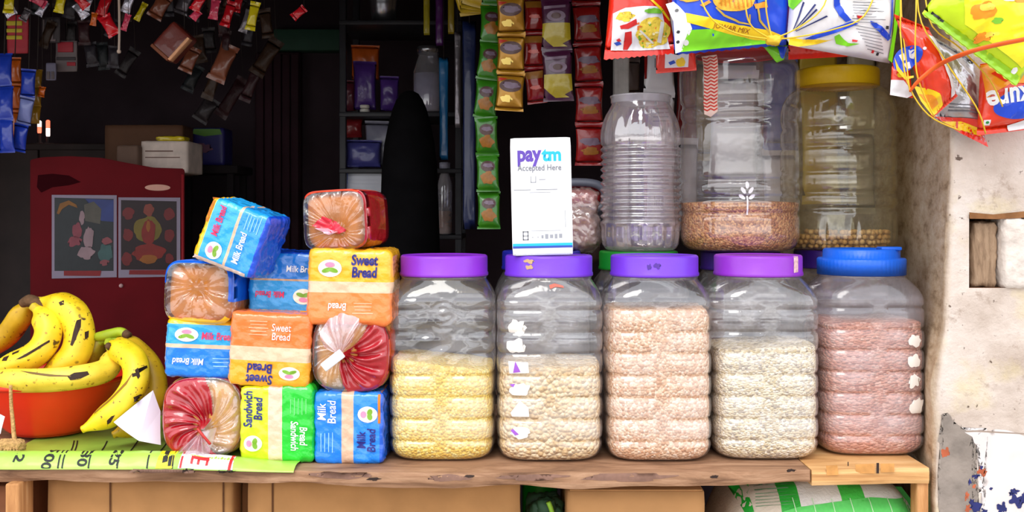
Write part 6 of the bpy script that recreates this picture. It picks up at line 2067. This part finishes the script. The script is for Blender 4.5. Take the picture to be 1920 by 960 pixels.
tube('hanging_cord', [Vector((0, 0, .04)), Vector((0, 0, CEIL - yb2.location.z))], .0012, HW, yb2, 6)

# ================================================================ upper left: clusters of wrapped sweets and sachets
HWD = M('dark_thread', (44, 36, 34), .8)
WRM = {'red': film('wrap_red', (214, 26, 40), .22, .3, 60, .6), 'white': M('wrap_foil', (206, 204, 220), .25, .5, .1, 30, .5, 70, .5),
       'yellow': film('wrap_yellow', (214, 196, 24), .25, .3, 60, .5), 'pink': film('wrap_pink', (226, 70, 104), .25, .3, 60, .5), 'grey': M('wrap_grey', (110, 104, 110), .3, .5, .1, 30, .5, 70, .4),
       'orange': film('wrap_orange', (206, 96, 20), .3), 'brown': film('wrap_brown', (120, 66, 44), .3), 'blue': film('wrap_blue', (30, 60, 176), .3)}
def wrapped(label, px, py, L, wd, ang, col, Y, twist=True):
    """one wrapped sweet or small packet hanging on its thread"""
    t = thing('wrapped_sweet', label, 'sweet', P(px, py, Y), (0, R(ang), 0))
    s = sc(Y)
    l, w_ = L * s * .62, wd * s * .72
    pouch('wrapper', [(-w_, l), (w_, l), (w_, -l), (-w_, -l)], w_ * .9, WRM[col], t, 10, 14, (.16, .16), .003, 70, int(px), .16)
    dz = CEIL - t.location.z
    c, s2 = math.cos(-R(ang)), math.sin(-R(ang))
    tube('thread', [Vector((0, 0, l * .9)), Vector((dz * math.sin(-R(ang)), 0, dz * math.cos(R(ang))))], .0006, HWD, t, 5)
    return t
CL_ = [  # px, py, length, width, angle, colour, where
    (17, 4, 34, 15, 4, 'yellow', 'yellow wrapped sweet above the yellow and red card'),
    (20, 24, 18, 10, 60, 'white', 'foil wrapped sweet just over the yellow and red card'),
    (48, 28, 20, 12, 30, 'grey', 'grey wrapper beside the foil sweet over the card'),
    (72, 2, 26, 12, -60, 'pink', 'pinkish wrapped sweet at the top beside the yellow one'),
    (79, 16, 24, 11, 30, 'white', 'slanted foil sweet under the pinkish one'),
    (113, 6, 30, 14, 12, 'yellow', 'yellow wrapped sweet by itself between two foil ones'),
    (152, 2, 26, 14, -40, 'red', 'red wrapped sweet beside the yellow lone one'),
    (164, 6, 22, 12, 20, 'white', 'foil sweet tucked behind the red and pink ones'),
    (152, 20, 26, 14, -35, 'white', 'foil packet hanging low below the top red sweet'),
    (194, 12, 44, 17, 20, 'red', 'long red sweet just before the white cord'),
    (205, 48, 34, 18, -30, 'red', 'bright red sweet hanging lowest beside the white cord'),
    (176, 36, 20, 9, 10, 'orange', 'small orange sweet below the foil packet'),
    (236, 42, 26, 9, 18, 'pink', 'pink sweet hanging on the far side of the white cord'),
    (240, 6, 30, 14, 20, 'white', 'foil sweet at the top beyond the white cord'),
    (264, 22, 30, 9, 28, 'yellow', 'slim yellow wrapper slanting over the brown carton'),
    (372, 4, 30, 15, 30, 'red', 'brightest red sweet at the top past the hanging carton'),
    (367, 28, 16, 12, 40, 'pink', 'small round pink sweet below the brightest red one'),
    (402, 18, 30, 13, 10, 'pink', 'pink sweet with foil glint between two red ones'),
    (428, 26, 40, 14, 18, 'red', 'long slanting red sweet near the gold tassel'),
    (446, 6, 28, 12, 14, 'red', 'dark red sweet just above the long slanting one'),
    (474, 30, 44, 14, 12, 'yellow', 'glossy yellow wrapper hanging like a tassel'),
    (462, 40, 36, 12, 20, 'grey', 'dull grey wrapper beside the glossy yellow tassel'),
    (560, 24, 24, 12, 50, 'red', 'single red sweet away from the rest near the green beam'),
    (300, 12, 40, 22, 30, 'brown', 'dull brown wrapper above the hanging carton'),
    (344, 6, 34, 20, 20, 'grey', 'grey pouch hanging at the top past the carton'),
    (356, 112, 40, 20, 24, 'brown', 'brownish pouch hanging under the pink sweets'),
    (418, 118, 60, 26, 24, 'brown', 'long dull pouch slanting below the red sweets'),
    (78, 172, 16, 10, 10, 'orange', 'orange sweet beside the blue sachet chains'),
]
for i, (px, py, L, wd, an, col, lab) in enumerate(CL_):
    wrapped(lab, px, py, L, wd, an, col, .62 + (i % 5) * .035 if py < 70 else .8)
# dim wrappers between the bright ones: nothing tells these apart
rr = random.Random(21)
seen_ = []
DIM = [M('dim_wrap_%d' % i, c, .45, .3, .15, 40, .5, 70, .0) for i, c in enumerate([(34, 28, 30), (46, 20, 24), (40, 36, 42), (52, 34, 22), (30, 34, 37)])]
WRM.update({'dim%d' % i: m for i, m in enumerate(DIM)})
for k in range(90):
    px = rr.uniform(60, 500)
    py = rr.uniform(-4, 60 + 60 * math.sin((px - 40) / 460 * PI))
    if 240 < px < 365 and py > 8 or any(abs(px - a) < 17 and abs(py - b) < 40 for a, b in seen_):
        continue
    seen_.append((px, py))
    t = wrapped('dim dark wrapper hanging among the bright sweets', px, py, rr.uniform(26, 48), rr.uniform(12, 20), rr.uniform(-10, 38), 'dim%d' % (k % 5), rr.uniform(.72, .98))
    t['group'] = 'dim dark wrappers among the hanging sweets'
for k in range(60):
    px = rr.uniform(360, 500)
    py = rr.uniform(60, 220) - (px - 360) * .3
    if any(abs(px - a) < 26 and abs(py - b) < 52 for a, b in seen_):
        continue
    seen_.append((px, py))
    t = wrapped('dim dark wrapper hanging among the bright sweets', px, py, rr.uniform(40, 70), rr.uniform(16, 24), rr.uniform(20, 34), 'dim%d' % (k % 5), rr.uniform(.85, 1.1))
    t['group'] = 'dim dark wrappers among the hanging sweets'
# hanging cards
def card(label, x0, x1, y0, y1, Y, mat, deco, ang=0):
    a, b = P(x0, y0, Y), P(x1, y1, Y)
    t = thing('hanging_card', label, 'card', ((a.x + b.x) / 2, Y, b.z), (0, R(ang), 0))
    w_, h_ = b.x - a.x, a.z - b.z
    rbox('card', w_, .006, h_, .002, 6, mat, t, .0006, 30, int(x0))
    for nm, m, x, y, X, Z in deco:
        box(nm, -w_ / 2 + x * w_, -w_ / 2 + X * w_, -.003, .001, y * h_, Z * h_, m, t, .001)
    tube('hanging_cord', [Vector((0, .003, h_ - .002)), Vector((0, .003, CEIL - b.z))], .001, HWD, t, 5)
    return t
cy_, cr2, cg_ = M('card_yellow', (196, 176, 40), .6), M('card_red', (176, 40, 56), .6), M('card_grey', (120, 108, 110), .6)
card('yellow and red striped card hanging above the blue sachet chains', 13, 52, 28, 100, .85, cr2, [('yellow_stripe', cy_, 0, .72, .75, .84), ('yellow_stripe', cy_, 0, .54, .75, .64), ('yellow_stripe', cy_, 0, .36, .75, .46)])
card('grey card with rows of small sachets beside the striped card', 78, 112, 32, 80, .9, M('card_dark', (64, 56, 60), .6), [('pale_strip', cg_, .08, .1, .18, .9), ('pale_strip', cg_, .55, .1, .65, .9), ('pale_strip', cg_, .3, .05, .8, .14)])
card('pale card with dark red emblem below the grey card', 104, 144, 76, 134, .92, cg_, [('red_emblem', cr2, .12, .62, .84, .95), ('dark_strip', M('card_dark', (64, 56, 60)), .05, .36, .95, .46), ('rose_strip', cr2, .55, .18, .95, .30)])
card('small pale sachet hanging below the cards by the orange sachets', 86, 104, 118, 150, .9, M('card_lilac', (130, 126, 150), .5), [('pale_strip', cg_, .1, .05, .45, .5), ('pale_strip', cg_, .6, .05, .9, .5)])
# blue and orange sachet chains far left
strip('chain of blue sachets at the outer edge of the shop', [(8, 100), (14, 290)], .75, 30, 62, [WRM['blue']], None, seed=31)
strip('chain of orange sachets between the two blue chains', [(28, 108), (30, 260)], .80, 24, 50, [WRM['orange']], None, seed=33)
strip('chain of blue and white sachets slanting beside the orange chain', [(54, 130), (50, 200), (30, 290)], .77, 28, 52, [WRM['blue'], film('wrap_bluewhite', (120, 130, 190), .35)], None, seed=35)
strip('short chain of mustard sachets nearest the glowing lamps', [(70, 130), (66, 236)], .82, 18, 34, [film('wrap_mustard', (150, 110, 24), .35)], None, seed=37)
# white cord
wc = thing('white_string', 'single white cord dangling in front of the red sweets', 'cord', P(223, 96, .55))
tube('cord', [Vector((0, 0, 0)), Vector((.001, 0, .06)), Vector((-.001, 0, .2)), Vector((0, 0, CEIL - wc.location.z))], .0026, M('cord_white', (196, 176, 160), .8), wc, 8, res=4)
rbox('cord_knot', .008, .007, .007, .003, 6, M('cord_white', (196, 176, 160)), wc, .001, 90, 3, lambda p: p + Vector((0, -.003, -.004)))
# tilted brown carton hanging
hb = thing('hanging_carton', 'small brown carton hanging at a tilt with a highlight painted along its edge', 'box', P(300, 100, .66), (0, R(42), 0))
s_ = sc(.66)
rbox('carton', 46 * s_, .05, 62 * s_, .004, 10, film('carton_maroon', (110, 40, 30), .4), hb, .001, 30, 3, lambda p: p + Vector((0, 0, 0)))
box('edge_highlight', 18 * s_, 24 * s_, -.004, .02, 2 * s_, 58 * s_, M('highlight_tan', (240, 176, 130), .6), hb, .002)  # pale strip painted in as the carton's diagonal highlight
box('base_edge', -23 * s_, 20 * s_, -.003, .03, -2 * s_, 5 * s_, M('edge_brown_dark', (130, 70, 40), .6), hb, .002)
tube('hanging_cord', [Vector((0, .02, 60 * s_)), Vector((-.4 * math.tan(R(42)), .02, 60 * s_ + .4))], .001, HWD, hb, 5)
